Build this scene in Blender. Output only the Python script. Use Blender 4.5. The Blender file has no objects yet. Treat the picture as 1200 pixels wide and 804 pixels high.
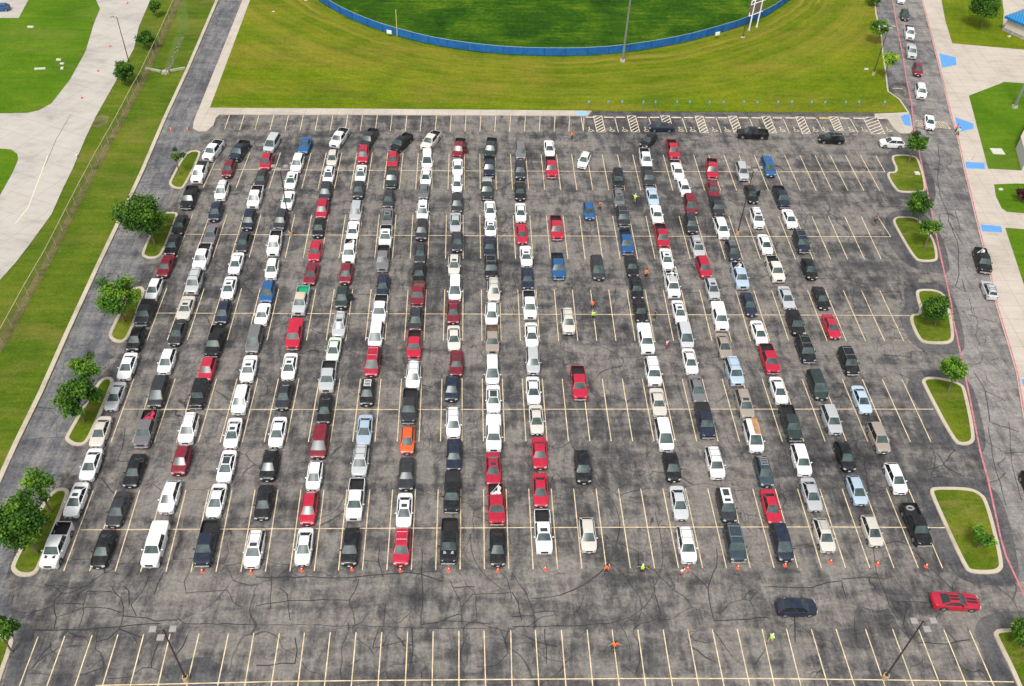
import bpy, bmesh, math, random
from mathutils import Vector, Matrix
from mathutils.geometry import tessellate_polygon
R = math.radians
random.seed(7)
scene = bpy.context.scene
COL = scene.collection

# ------------------------------------------------------------------ camera
PW, PH = 1200.0, 804.0
FF, PIT, YAW, ROL, CH = 1069.568, 0.7656410, 0.0629552, -0.0465518, 89.3348
cp, sp, cy, sy = math.cos(PIT), math.sin(PIT), math.cos(YAW), math.sin(YAW)
FWD = Vector((sy*cp, cy*cp, -sp)); _r = Vector((cy, -sy, 0)); _d = FWD.cross(_r)
RT = _r*math.cos(ROL) + _d*math.sin(ROL); DN = -_r*math.sin(ROL) + _d*math.cos(ROL)
cam_d = bpy.data.cameras.new('camera'); cam = bpy.data.objects.new('camera', cam_d); COL.objects.link(cam)
cam_d.sensor_fit = 'HORIZONTAL'; cam_d.sensor_width = 36; cam_d.lens = FF/PW*36
cam_d.clip_start = 1; cam_d.clip_end = 3000
m = Matrix((RT, -DN, -FWD)).transposed().to_4x4(); m.translation = Vector((0, 0, CH))
cam.matrix_world = m
scene.camera = cam

# ------------------------------------------------------------------ light: bright overcast
SUN_EL, SUN_AZ = 58, 200
w = bpy.data.worlds.new('World'); scene.world = w; w.use_nodes = True
nt = w.node_tree; nt.nodes.clear()
sky = nt.nodes.new('ShaderNodeTexSky'); sky.sky_type = 'NISHITA'; sky.sun_disc = False
sky.sun_elevation = R(SUN_EL); sky.sun_rotation = R(SUN_AZ); sky.air_density = 1.5; sky.dust_density = 4.0; sky.ozone_density = 1
hs = nt.nodes.new('ShaderNodeHueSaturation'); hs.inputs['Saturation'].default_value = 0.25
bg = nt.nodes.new('ShaderNodeBackground'); bg.inputs['Strength'].default_value = 0.11
ow = nt.nodes.new('ShaderNodeOutputWorld')
nt.links.new(sky.outputs[0], hs.inputs['Color']); nt.links.new(hs.outputs[0], bg.inputs[0]); nt.links.new(bg.outputs[0], ow.inputs[0])
sl = bpy.data.lights.new('sun', 'SUN'); sl.energy = 1.5; sl.angle = R(11); sl.color = (1, .97, .92)
so = bpy.data.objects.new('sun', sl); COL.objects.link(so)
az, el = R(SUN_AZ), R(SUN_EL)
sdir = Vector((math.sin(az)*math.cos(el), math.cos(az)*math.cos(el), math.sin(el)))
so.rotation_euler = sdir.to_track_quat('Z', 'Y').to_euler()
so.location = (0, 0, 150)
vs = scene.view_settings
vs.view_transform = 'Standard'; vs.look = 'None'; vs.gamma = 1; vs.use_curve_mapping = False
vs.exposure = 0.70
scene.render.engine = 'CYCLES'

# ------------------------------------------------------------------ helpers
def at(x, y, z=0.0):
    """point of the photograph -> point of the world at height z"""
    v = FWD + RT*((x-PW/2)/FF) + DN*((y-PH/2)/FF)
    k = (CH-z)/-v.z
    return Vector((v.x*k, v.y*k, z))
def px(P):
    v = Vector(P)-Vector((0, 0, CH)); zz = v.dot(FWD)
    return (PW/2+FF*v.dot(RT)/zz, PH/2+FF*v.dot(DN)/zz)
def pole_height(bx, by, tx, ty):
    B = at(bx, by); best = (1e9, 8)
    for i in range(20, 500):
        h = i*.1; x, y = px(B+Vector((0, 0, h)))
        d = (y-ty)**2 + .3*(x-tx)**2
        if d < best[0]: best = (d, h)
    return best[1]
def new_mat(name):
    M = bpy.data.materials.new(name); M.use_nodes = True
    return M, M.node_tree, M.node_tree.nodes['Principled BSDF']
def mat(name, col, rough=.6, metal=0.0, emit=None, coat=0, var=0.0, scale=3.0, spec=.5):
    M, t, b = new_mat(name)
    b.inputs['Roughness'].default_value = rough; b.inputs['Metallic'].default_value = metal
    b.inputs['Coat Weight'].default_value = coat; b.inputs['Specular IOR Level'].default_value = spec
    if var:
        g = t.nodes.new('ShaderNodeNewGeometry')
        n = t.nodes.new('ShaderNodeTexNoise'); n.inputs['Scale'].default_value = scale; n.inputs['Detail'].default_value = 6
        t.links.new(g.outputs['Position'], n.inputs['Vector'])
        r = t.nodes.new('ShaderNodeValToRGB')
        r.color_ramp.elements[0].position = .3; r.color_ramp.elements[1].position = .7
        r.color_ramp.elements[0].color = [c*(1-var) for c in col]+[1]; r.color_ramp.elements[1].color = [min(1, c*(1+var)) for c in col]+[1]
        t.links.new(n.outputs[0], r.inputs[0]); t.links.new(r.outputs[0], b.inputs['Base Color'])
    else:
        b.inputs['Base Color'].default_value = (*col, 1)
    return M
def mesh_from_bm(name, bm, mats, smooth=None, recalc=True):
    me = bpy.data.meshes.new(name)
    if recalc: bmesh.ops.recalc_face_normals(bm, faces=bm.faces)
    bm.to_mesh(me); bm.free()
    for mm in (mats if isinstance(mats, (list, tuple)) else [mats]): me.materials.append(mm)
    if smooth is not None:
        for p in me.polygons: p.use_smooth = True
        me.set_sharp_from_angle(angle=R(smooth))
    return me
def link(name, me, parent=None, loc=(0, 0, 0), rot=(0, 0, 0)):
    o = bpy.data.objects.new(name, me); COL.objects.link(o)
    o.location = loc; o.rotation_euler = rot
    if parent is not None: o.parent = parent
    return o
def tag(o, label=None, cat=None, group=None, kind=None):
    if label: o['label'] = label
    if cat: o['category'] = cat
    if group: o['group'] = group
    if kind: o['kind'] = kind
    return o
def empty(name, loc, rz=0):
    o = bpy.data.objects.new(name, None); COL.objects.link(o); o.location = loc; o.rotation_euler = (0, 0, rz)
    o.empty_display_size = .3
    return o
def box(bm, c, s, rz=0, taper=1.0, bev=0):
    r = bmesh.ops.create_cube(bm, size=1)
    vs_ = r['verts']
    for v in vs_:
        k = taper if v.co.z > 0 else 1
        v.co = Vector((v.co.x*s[0]*k, v.co.y*s[1]*k, v.co.z*s[2]))
    if bev:
        es = list({e for v in vs_ for e in v.link_edges})
        vs_ = bmesh.ops.bevel(bm, geom=es, offset=bev, segments=2, affect='EDGES', profile=.6)['verts']
    M = Matrix.Translation(c) @ Matrix.Rotation(rz, 4, 'Z')
    bmesh.ops.transform(bm, matrix=M, verts=list(set(vs_)))
def tube(bm, a, b, r0, r1=None, n=8):
    r1 = r0 if r1 is None else r1
    a, b = Vector(a), Vector(b); d = b-a
    q = d.to_track_quat('Z', 'Y').to_matrix().to_4x4()
    bmesh.ops.create_cone(bm, cap_ends=True, segments=n, radius1=r0, radius2=r1, depth=d.length,
                          matrix=Matrix.Translation((a+b)/2) @ q)
def chaikin(P, it=2, closed=True):
    for _ in range(it):
        Q = []; n = len(P)
        for i in range(n if closed else n-1):
            a, b = P[i], P[(i+1) % n]
            Q += [a*.75+b*.25, a*.25+b*.75]
        if not closed: Q = [P[0]]+Q+[P[-1]]
        P = Q
    return P
def clean(P, eps=.02):
    Q = [P[0]]
    for p in P[1:]:
        if (p-Q[-1]).length > eps: Q.append(p)
    if (Q[0]-Q[-1]).length < eps: Q.pop()
    return Q
def area(P):
    return .5*sum(P[i].x*P[(i+1) % len(P)].y-P[(i+1) % len(P)].x*P[i].y for i in range(len(P)))
def offset(P, d, closed=True):
    """inward (left of travel) offset; d>0 goes inside for a ccw polygon"""
    n = len(P); Q = []
    for i in range(n):
        a = P[i-1] if (closed or i > 0) else None
        c = P[(i+1) % n] if (closed or i < n-1) else None
        b = P[i]
        n1 = n2 = None
        if a is not None: t = (b-a); t.z = 0; t.normalize(); n1 = Vector((-t.y, t.x, 0))
        if c is not None: t = (c-b); t.z = 0; t.normalize(); n2 = Vector((-t.y, t.x, 0))
        if n1 is None: n1 = n2
        if n2 is None: n2 = n1
        nn = (n1+n2)
        if nn.length < 1e-5: nn = n1
        nn.normalize(); k = 1/max(.5, nn.dot(n1))
        Q.append(b+nn*d*k)
    return Q
def sheet(name, P, z, M, top=None, skirt=0, kind='structure', **kw):
    """flat polygon sheet at height z, with a skirt down its sides when it stands above its surroundings"""
    bm = bmesh.new()
    P = clean([Vector((p[0], p[1], z)) for p in P])
    vs_ = [bm.verts.new(p) for p in P]
    tot = 0
    for tri in tessellate_polygon([P]):
        a, b, c = (P[i] for i in tri); ar = (b-a).cross(c-a).z/2
        if abs(ar) < 1e-6: continue
        tot += abs(ar)
        try: bm.faces.new([vs_[i] for i in (tri if ar > 0 else tri[::-1])])
        except ValueError: pass
    if tot > abs(area(P))*1.001+.01: print('OVERLAP', name, z, tot, abs(area(P)))
    if skirt:
        lo = [bm.verts.new((p.x, p.y, z-skirt)) for p in P]
        n = len(P)
        for i in range(n): bm.faces.new((vs_[i], vs_[(i+1) % n], lo[(i+1) % n], lo[i]))
    me = mesh_from_bm(name, bm, M, recalc=False)
    o = link(name, me)
    if kind: o['kind'] = kind
    return tag(o, **kw)
def pts(L, z=0): return [at(x, y, z) for x, y in L]
def strip(bm, P, wd, z, closed=False):
    """flat ribbon of width wd along the polyline P"""
    P = clean([Vector((p[0], p[1], 0)) for p in P]) if len(P) > 2 else [Vector((p[0], p[1], 0)) for p in P]
    a, b = offset(P, wd/2, closed), offset(P, -wd/2, closed)
    va = [bm.verts.new((p.x, p.y, z)) for p in a]; vb = [bm.verts.new((p.x, p.y, z)) for p in b]
    for i in range(len(P)-1 if not closed else len(P)):
        j = (i+1) % len(P); bm.faces.new((va[i], va[j], vb[j], vb[i]))
def bar(bm, P, wd, z0, z1, closed=False):
    """kerb: strip with height"""
    P = clean([Vector((p[0], p[1], 0)) for p in P])
    a, b = offset(P, wd/2, closed), offset(P, -wd/2, closed)
    V = [[bm.verts.new((p.x, p.y, z)) for p in L] for L, z in ((a, z0), (a, z1), (b, z1), (b, z0))]
    n = len(P)
    for i in range(n-1 if not closed else n):
        j = (i+1) % n
        for k in range(3): bm.faces.new((V[k][i], V[k][j], V[k+1][j], V[k+1][i]))

# ------------------------------------------------------------------ ground materials
class N:
    """tiny node-building helper"""
    def __init__(s, t): s.t = t
    def pos(s, sc=(1, 1, 1), rot=0):
        g = s.t.nodes.new('ShaderNodeNewGeometry'); mp = s.t.nodes.new('ShaderNodeMapping')
        mp.inputs['Scale'].default_value = sc; mp.inputs['Rotation'].default_value = (0, 0, rot)
        s.t.links.new(g.outputs['Position'], mp.inputs['Vector']); return mp.outputs[0]
    def noise(s, v, scale, detail=5, rough=.55, dist=0):
        n = s.t.nodes.new('ShaderNodeTexNoise'); n.inputs['Scale'].default_value = scale; n.inputs['Detail'].default_value = detail
        n.inputs['Roughness'].default_value = rough; n.inputs['Distortion'].default_value = dist
        s.t.links.new(v, n.inputs['Vector']); return n.outputs[0]
    def ramp(s, v, stops):
        r = s.t.nodes.new('ShaderNodeValToRGB'); e = r.color_ramp.elements
        while len(e) < len(stops): e.new(.5)
        for i, (p, c) in enumerate(stops):
            e[i].position = p; e[i].color = (c, c, c, 1) if isinstance(c, (int, float)) else (*c, 1)
        s.t.links.new(v, r.inputs[0]); return r.outputs[0]
    def mix(s, f, a, b, mode='MIX'):
        m_ = s.t.nodes.new('ShaderNodeMix'); m_.data_type = 'RGBA'; m_.blend_type = mode
        for key, val in ((0, f), (6, a), (7, b)):
            if isinstance(val, (int, float)): m_.inputs[key].default_value = val
            elif isinstance(val, tuple): m_.inputs[key].default_value = (*val, 1)
            else: s.t.links.new(val, m_.inputs[key])
        return m_.outputs[2]
    def math(s, op, a, b=0.0):
        m_ = s.t.nodes.new('ShaderNodeMath'); m_.operation = op
        for i, val in enumerate((a, b)):
            if isinstance(val, (int, float)): m_.inputs[i].default_value = val
            else: s.t.links.new(val, m_.inputs[i])
        return m_.outputs[0]
    def vor(s, v, scale):
        n = s.t.nodes.new('ShaderNodeTexVoronoi'); n.feature = 'DISTANCE_TO_EDGE'; n.inputs['Scale'].default_value = scale
        s.t.links.new(v, n.inputs['Vector']); return n.outputs['Distance']
    def warp(s, v, scale, amt, det=4):
        n = s.t.nodes.new('ShaderNodeTexNoise'); n.inputs['Scale'].default_value = scale; n.inputs['Detail'].default_value = det
        s.t.links.new(v, n.inputs['Vector'])
        a = s.t.nodes.new('ShaderNodeVectorMath'); a.operation = 'MULTIPLY_ADD'
        s.t.links.new(n.outputs['Color'], a.inputs[0]); a.inputs[1].default_value = (amt, amt, 0); s.t.links.new(v, a.inputs[2])
        return a.outputs[0]

def asphalt(name, dark, mid, light, bias=0.0, cracks=1.0, streak=(1, .22), con=1.0):
    M, t, b = new_mat(name); n = N(t)
    b.inputs['Roughness'].default_value = .9; b.inputs['Specular IOR Level'].default_value = .2
    big = n.noise(n.pos(), .05, 3, .55, .3)
    st = n.noise(n.pos((streak[0], streak[1], 1)), .62, 7, .68, .5)
    blot = n.noise(n.pos(), .42, 7, .70, .25)
    cross = n.noise(n.pos((.16, 1, 1)), .45, 4, .6, .3)
    f = n.math('ADD', n.math('MULTIPLY', big, .75), n.math('MULTIPLY', st, .95))
    f = n.math('ADD', f, n.math('MULTIPLY', blot, .9))
    f = n.math('ADD', f, n.math('MULTIPLY', cross, .60))
    f = n.math('MULTIPLY', f, 1/3.0)
    f = n.math('ADD', f, bias)
    wd = .075/con
    c = n.ramp(f, [(.5-wd, dark), (.5, mid), (.5+wd, light)])
    fine = n.noise(n.pos(), 3.0, 6, .8)
    c = n.mix(.6, c, n.ramp(fine, [(.33, .22), (.67, .80)]), 'OVERLAY')
    rip = n.noise(n.pos((.25, 1.3, 1)), 1.2, 4, .65, .5)
    c = n.mix(.35, c, n.ramp(rip, [(.3, .28), (.7, .74)]), 'OVERLAY')
    rip2 = n.noise(n.pos((1.5, .3, 1)), 1.2, 4, .65, .5)
    c = n.mix(.35, c, n.ramp(rip2, [(.3, .28), (.7, .74)]), 'OVERLAY')
    # sealed cracks
    v = n.warp(n.pos(), .22, 5.0, 1)
    e1 = n.vor(v, .10); k1 = n.ramp(e1, [(.0022, 1.0), (.0055, 0.0)])
    m1 = n.ramp(n.noise(n.pos(), .06, 2), [(.44, 0.0), (.50, 1.0)])
    v2 = n.warp(n.pos((1.0, .8, 1)), .5, 2.2, 1)
    e2 = n.vor(v2, .24); k2 = n.ramp(e2, [(.004, 1.0), (.010, 0.0)])
    m2 = n.ramp(n.noise(n.pos((1, 1, 1), .7), .11, 2), [(.54, 0.0), (.60, 1.0)])
    k = n.math('MAXIMUM', n.math('MULTIPLY', k1, m1), n.math('MULTIPLY', k2, m2))
    k = n.math('MULTIPLY', k, cracks)
    c = n.mix(k, c, (.020, .020, .022))
    t.links.new(c, b.inputs['Base Color'])
    bp = t.nodes.new('ShaderNodeBump'); bp.inputs['Strength'].default_value = .25; bp.inputs['Distance'].default_value = .03
    t.links.new(n.noise(n.pos(), 6.0, 4), bp.inputs['Height']); t.links.new(bp.outputs[0], b.inputs['Normal'])
    return M
M_LOT = asphalt('lot_asphalt', (.033, .032, .034), (.077, .073, .072), (.182, .165, .148), 0.0, .8, (1, .28))
M_DRIVE = asphalt('drive_asphalt', (.060, .060, .066), (.098, .097, .104), (.17, .165, .16), -.005, .55, (1, .10))
M_SEAL = asphalt('fresh_sealed_asphalt', (.038, .038, .041), (.060, .059, .064), (.105, .100, .098), 0.0, .25)
M_ROAD = asphalt('road_asphalt', (.072, .069, .072), (.130, .122, .120), (.22, .203, .188), .01, .75, (1, .12))

def grass(name, stops, patch=None, pamt=.5, mow=0.0, mrot=0.0, pscale=.05, fine=.5):
    M, t, b = new_mat(name); n = N(t)
    b.inputs['Roughness'].default_value = .95; b.inputs['Specular IOR Level'].default_value = .1
    a = n.noise(n.pos(), .09, 6, .62, .5)
    a2 = n.noise(n.pos(), 1.1, 6, .75)
    a3 = n.noise(n.pos((.18, 1.6, 1), mrot), .55, 5, .7, .2)
    f = n.math('ADD', n.math('MULTIPLY', a, .5), n.math('MULTIPLY', a2, .28))
    f = n.math('ADD', f, n.math('MULTIPLY', a3, .22+mow)); f = n.math('MULTIPLY', f, 1/(1+mow))
    c = n.ramp(f, stops)
    if patch:
        p = n.noise(n.pos((.55, 1.5, 1)), pscale, 6, .68, .6)
        c = n.mix(n.ramp(p, [(.50, 0.0), (.66, pamt)]), c, patch)
    c = n.mix(fine, c, n.ramp(n.noise(n.pos(), 3.2, 6, .85), [(.32, .18), (.68, .82)]), 'OVERLAY')
    t.links.new(c, b.inputs['Base Color'])
    bp = t.nodes.new('ShaderNodeBump'); bp.inputs['Strength'].default_value = .5; bp.inputs['Distance'].default_value = .12
    t.links.new(n.noise(n.pos(), 3.5, 6, .8), bp.inputs['Height']); t.links.new(bp.outputs[0], b.inputs['Normal'])
    return M
M_LAWN0 = grass('lawn_grass', [(.38, (.060, .108, .003)), (.5, (.108, .152, .004)), (.62, (.165, .182, .008))], (.20, .150, .025), .55, .2, 0.05, .05, .7)
M_FIELD = grass('outfield_grass', [(.40, (.009, .036, .002)), (.50, (.024, .076, .002)), (.62, (.095, .150, .006))], None, 0, .1, .1)
M_VERGE = grass('verge_grass', [(.38, (.042, .084, .005)), (.5, (.072, .118, .007)), (.62, (.125, .150, .013))], (.20, .155, .04), .45, .2, 1.1, .08)
M_GRASS = grass('meadow_grass', [(.38, (.044, .110, .003)), (.5, (.068, .145, .004)), (.62, (.110, .175, .009))], (.17, .17, .04), .3, .1, .3, .06)
M_ISLE = grass('island_grass', [(.38, (.040, .072, .004)), (.5, (.078, .118, .006)), (.62, (.14, .16, .014))], (.20, .15, .05), .55, .0, .3, .35)
M_DRY = grass('dry_grass', [(.36, (.09, .085, .03)), (.5, (.15, .13, .055)), (.66, (.24, .20, .09))], (.05, .08, .01), .8, .1, 1.1, .4)

# the lawn outside the outfield shows mower tracks and worn rings concentric with the fence
M_LAWN = M_LAWN0.copy(); M_LAWN.name = 'lawn_with_mower_rings'
_t = M_LAWN.node_tree; _n = N(_t); _b = _t.nodes['Principled BSDF']; _src = _b.inputs['Base Color'].links[0].from_socket
_a, _c, _e = at(405, 20.5), at(650, 66.3), at(900, 18.5)
def _circ(a, b, c):
    d = 2*(a.x*(b.y-c.y)+b.x*(c.y-a.y)+c.x*(a.y-b.y)); A2, B2, C2 = a.x**2+a.y**2, b.x**2+b.y**2, c.x**2+c.y**2
    return ((A2*(b.y-c.y)+B2*(c.y-a.y)+C2*(a.y-b.y))/d, (A2*(c.x-b.x)+B2*(a.x-c.x)+C2*(b.x-a.x))/d)
_cx, _cy = _circ(_a, _c, _e); _R = math.hypot(_a.x-_cx, _a.y-_cy)
_g = _t.nodes.new('ShaderNodeNewGeometry'); _v = _t.nodes.new('ShaderNodeVectorMath'); _v.operation = 'DISTANCE'; _t.links.new(_g.outputs['Position'], _v.inputs[0]); _v.inputs[1].default_value = (_cx, _cy, .16)
_wob = _n.math('MULTIPLY', _n.noise(_n.pos(), .08, 3), 3.0)
_rad = _n.math('ADD', _n.math('SUBTRACT', _v.outputs['Value'], _R), _wob)
_cmb = _t.nodes.new('ShaderNodeCombineXYZ'); _t.links.new(_n.math('MULTIPLY', _rad, .55), _cmb.inputs[0]); _t.links.new(_n.math('MULTIPLY', _n.noise(_n.pos(), .03, 2), 2.5), _cmb.inputs[1])
_ring = _n.noise(_cmb.outputs[0], 1.0, 5, .65)
_near = _n.ramp(_n.math('DIVIDE', _rad, 24.0), [(.02, 1.0), (.45, .55), (1.0, 0.0)])
_k = _n.math('MULTIPLY', _n.ramp(_ring, [(.44, 0.0), (.66, .85)]), _near)
_col = _n.mix(_k, _src, (.25, .165, .035))
_col = _n.mix(.5, _col, _n.ramp(_ring, [(.3, .36), (.7, .62)]), 'OVERLAY')
_t.links.new(_col, _b.inputs['Base Color'])

def concrete(name, col, joint=None, rot=0.0, stain=.35):
    M, t, b = new_mat(name); n = N(t)
    b.inputs['Roughness'].default_value = .85; b.inputs['Specular IOR Level'].default_value = .3
    f = n.math('ADD', n.math('MULTIPLY', n.noise(n.pos(), .12, 6, .65, .4), .6), n.math('MULTIPLY', n.noise(n.pos((.35, 1, 1), rot), .8, 6, .7), .4))
    c = n.ramp(f, [(.36, tuple(x*(1-stain) for x in col)), (.5, col), (.64, tuple(min(1, x*1.12) for x in col))])
    c = n.mix(.25, c, n.ramp(n.noise(n.pos(), 5, 4, .8), [(.3, .3), (.7, .7)]), 'OVERLAY')
    if joint:
        br = t.nodes.new('ShaderNodeTexBrick'); br.offset = 0
        br.inputs['Scale'].default_value = 1; br.inputs['Brick Width'].default_value = joint; br.inputs['Row Height'].default_value = joint
        br.inputs['Mortar Size'].default_value = .05; br.inputs['Mortar Smooth'].default_value = .4
        t.links.new(n.pos((1, 1, 1), rot), br.inputs['Vector'])
        c = n.mix(n.math('MULTIPLY', br.outputs['Fac'], .5), c, tuple(x*.45 for x in col))
    t.links.new(c, b.inputs['Base Color'])
    return M
M_CONC = concrete('pavement_concrete', (.44, .385, .325), 3.0, .05, .2)
M_ROADC = concrete('concrete_road', (.41, .375, .335), 4.6, .45, .24)
M_KERB = concrete('kerb_concrete', (.44, .38, .295), None, 0, .3)
M_LINE = mat('road_paint', (.62, .49, .31), .7, var=.32, scale=1.3)
M_WHITE_LINE = mat('white_road_paint', (.66, .56, .42), .7, var=.22, scale=2)
M_RED = mat('red_fire_lane_paint', (.46, .16, .17), .75, var=.35, scale=1.5)
M_BLUE = mat('blue_ramp_paint', (.09, .27, .60), .7, var=.08, scale=2)
M_SEALANT = mat('crack_sealant', (.014, .014, .016), .6)
M_TYRE = mat('tyre_marks', (.042, .040, .040), .85)
M_DIRT = mat('bare_dirt', (.20, .14, .09), .95, var=.3, scale=1.5)
M_STONE = mat('pale_stone', (.19, .17, .13), .9, var=.4, scale=3)
M_METAL = mat('galvanised_metal', (.36, .37, .38), .45, .7, var=.12, scale=4)
M_POLE = mat('bronze_pole_paint', (.045, .032, .028), .45, var=.1)
M_HEAD = mat('lamp_head_shell', (.29, .265, .245), .5, var=.06)
M_WPAINT = mat('white_enamel', (.78, .78, .76), .4)
M_BLACK = mat('black_plastic', (.015, .015, .016), .55)
M_DARKIN = mat('dark_interior', (.012, .012, .013), .8)
M_SIGNBLUE = mat('sign_blue', (.03, .30, .42), .4)
# ------------------------------------------------------------------ ground, lot, drive, roads
def S(z, L): return [at(x, y, z) for x, y in L]
g = sheet('ground', [Vector(p) for p in ((-1500, -1200, 0), (1500, -1200, 0), (1500, 1800, 0), (-1500, 1800, 0))], -.06, M_VERGE)
OUT_L = [(300, -120), (277, -60), (252, 0), (217, 82), (190, 140), (164, 200), (136, 260.6), (112, 311), (75, 390), (44, 459.6), (14.6, 520), (-8, 570), (-60, 690), (-140, 880)]
IN_L = [(305, -120), (282, -60), (257, 0), (222, 82), (195, 140), (170, 200), (142, 260.6), (118, 311), (82.5, 390), (52, 459.6), (22.6, 520), (0, 567), (-50, 685), (-130, 880)]
OUT_R = [(1052, -120), (1066, -60), (1080, 0), (1090, 37.5), (1101, 82), (1112.5, 130), (1122.5, 165), (1130, 200), (1143, 255), (1158, 315), (1167, 357), (1181.5, 405), (1191, 437.6), (1199, 488), (1222, 560), (1270, 700), (1330, 880)]
lot = sheet('parking_lot', S(0, IN_L + [(600, 1000)] + OUT_R[::-1]), 0.0, M_LOT)
# left perimeter drive, its paving differs from the bays
sheet('drive', S(.004, IN_L + [(-60, 880), (10, 760), (26, 742), (14, 722), (5, 690), (12, 655), (66, 566), (84, 530), (76, 512), (117, 440), (132, 412), (126, 395), (153, 334), (172, 310), (164, 296), (190, 248), (202, 228), (196, 214), (212, 176), (238, 168), (228, 152), (227, 142), (284, 0), (305, -60), (325, -120)]), .004, M_DRIVE)
road = sheet('road', S(.004, [(1022, -120), (1036, -60), (1045, 0), (1057.5, 62), (1062.5, 95), (1068, 120), (1071, 150), (1077.6, 181), (1086.6, 222.5), (1098.5, 282), (1103, 303), (1115, 357), (1116.4, 372), (1127, 420), (1133, 449.5), (1143, 500), (1149, 530), (1158, 563), (1166, 600), (1179, 652), (1193, 682), (1225, 760), (1280, 880)] + OUT_R[::-1]), .004, M_ROAD)
# darker, freshly sealed asphalt that wraps round the islands
for L in ([(1030, 196), (1040, 178), (1052, 173), (1076, 175), (1092, 200), (1098, 230), (1092, 240), (1072, 236), (1045, 232), (1025, 205)],
          [(1036, 262), (1040, 250), (1060, 245), (1082, 247), (1104, 275), (1113, 308), (1112, 322), (1090, 319), (1062, 312), (1040, 285)],
          [(1058, 338), (1070, 331), (1100, 331), (1118, 345), (1132, 400), (1128, 415), (1100, 416), (1072, 408), (1058, 385), (1052, 366), (1062, 362)],
          [(1062, 452), (1070, 434), (1100, 432), (1130, 440), (1144, 460), (1157, 520), (1150, 534), (1128, 533), (1104, 524), (1085, 490), (1066, 462)],
          [(1076, 575), (1084, 562), (1130, 558), (1160, 568), (1178, 590), (1196, 668), (1190, 688), (1165, 686), (1135, 684), (1112, 668), (1090, 620), (1078, 590)],
          [(1141, 738), (1148, 724), (1170, 716), (1230, 716), (1240, 736), (1173, 742), (1170, 750), (1200, 830), (1178, 830), (1146, 752)],
          [(22, 740), (30, 726), (40, 738), (40, 756), (22, 830), (-4, 830), (12, 770)]):
    P = chaikin(S(.008, L), 2); sheet('asphalt_patch', P, .008, M_SEAL)
for cx, cy, rx in ((226, 803, 3.0), (341, 284, 2.2), (1040, 806, 2.0)):
    c = at(cx, cy); P = [c+Vector((math.cos(a)*rx*(1+.08*math.sin(3*a)), math.sin(a)*rx, 0)) for a in [i*math.tau/28 for i in range(28)]]
    sheet('asphalt_patch', P, .0085, M_SEAL)
# lighter worn strips where the tyres of the perimeter drive run
M_WORN = asphalt('worn_asphalt', (.060, .060, .064), (.105, .103, .105), (.17, .163, .158), .01, .5, (1, .08))
sheet('asphalt_patch', S(.008, [(60, 520), (84, 478), (78, 476), (46, 520), (10, 590), (20, 592)]), .008, M_WORN)
sheet('asphalt_patch', S(.0088, chaikin([Vector((x, y, 0)) for x, y in [(81, 551), (88, 541), (98, 538), (100, 546), (92, 556), (82, 557)]], 1) and [(81, 551), (88, 541), (98, 538), (100, 546), (92, 556), (82, 557)]), .0088, M_WORN)
sheet('parking_bay', S(.012, [(1026, 0), (1045, 0), (1056, 60), (1062, 92), (1053, 96), (1041, 100), (1038, 82), (1036, 60), (1034, 45), (1027, 15)]), .012, M_WORN)

# lawns and pavements stand a kerb's height above the asphalt
LZ = .13
SW_OUT = [(325, -120), (305, -60), (284, 0), (256, 70), (227, 142), (226, 150), (232, 153.5), (242, 153.5), (250, 147), (253, 138), (258, 134), (400, 134.3), (550, 134.8), (689, 135.6)]
SW_IN = [(334, -120), (315, -60), (293, 0), (246, 126), (400, 127), (600, 128.6), (694, 129.6)]
sheet('pavement', S(LZ, SW_OUT + SW_IN[::-1]), LZ, M_CONC, skirt=.14)
LAWN = SW_IN + [(900, 131), (1064, 131.6), (1054, 116), (1041, 106), (1038, 82), (1035, 60), (1034, 45), (1027, 15), (1026, 0), (1018, -60), (1010, -120)]
sheet('lawn', S(LZ+.03, LAWN), LZ+.03, M_LAWN, skirt=.2)
bm = bmesh.new()
bar(bm, S(LZ, [(1065, 132.5), (1054, 116.5), (1040.5, 107), (1037.5, 82), (1034.3, 60), (1033.3, 45), (1026.3, 15), (1025.3, 0), (1017, -60)]), .3, 0, LZ+.05)
link('kerb', mesh_from_bm('kerb', bm, M_KERB))['kind'] = 'structure'
sheet('asphalt_path', S(.01, [(689, 135.6), (694, 131), (1028, 132.3), (1028, 136)]), .01, M_SEAL)
sheet('pavement', S(.15, [(1025, 133.2), (1064, 131.5), (1067, 135), (1070, 152), (1066, 156), (1055, 155.5), (1047, 150), (1040, 139), (1025, 137)]), .15, M_CONC, skirt=.16)
sheet('ramp_marking', S(.156, [(1055.5, 137), (1060, 134), (1066, 134), (1067.5, 148), (1060, 146.3)]), .156, M_BLUE)
sheet('ramp_marking', S(LZ+.006, [(675.5, 130.6), (686.5, 130.6), (689, 133), (687.5, 135.2), (675.5, 134.9)]), LZ+.006, mat('faded_blue_paint', (.25, .42, .68), .7))
# outfield
FENCE = [(322, -120), (328, -70), (345, -30), (360, -10), (380, 6), (405, 20.5), (440, 35), (475, 45.5), (512, 54.5), (560, 61.5), (600, 65), (650, 66.3), (700, 65.4), (750, 60), (800, 51), (837, 41), (870, 31), (900, 18.5), (915, 8.5), (927, 0), (945, -15), (968, -40), (985, -75), (995, -120)]
sheet('outfield', S(LZ+.04, FENCE), LZ+.04, M_FIELD)
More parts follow.
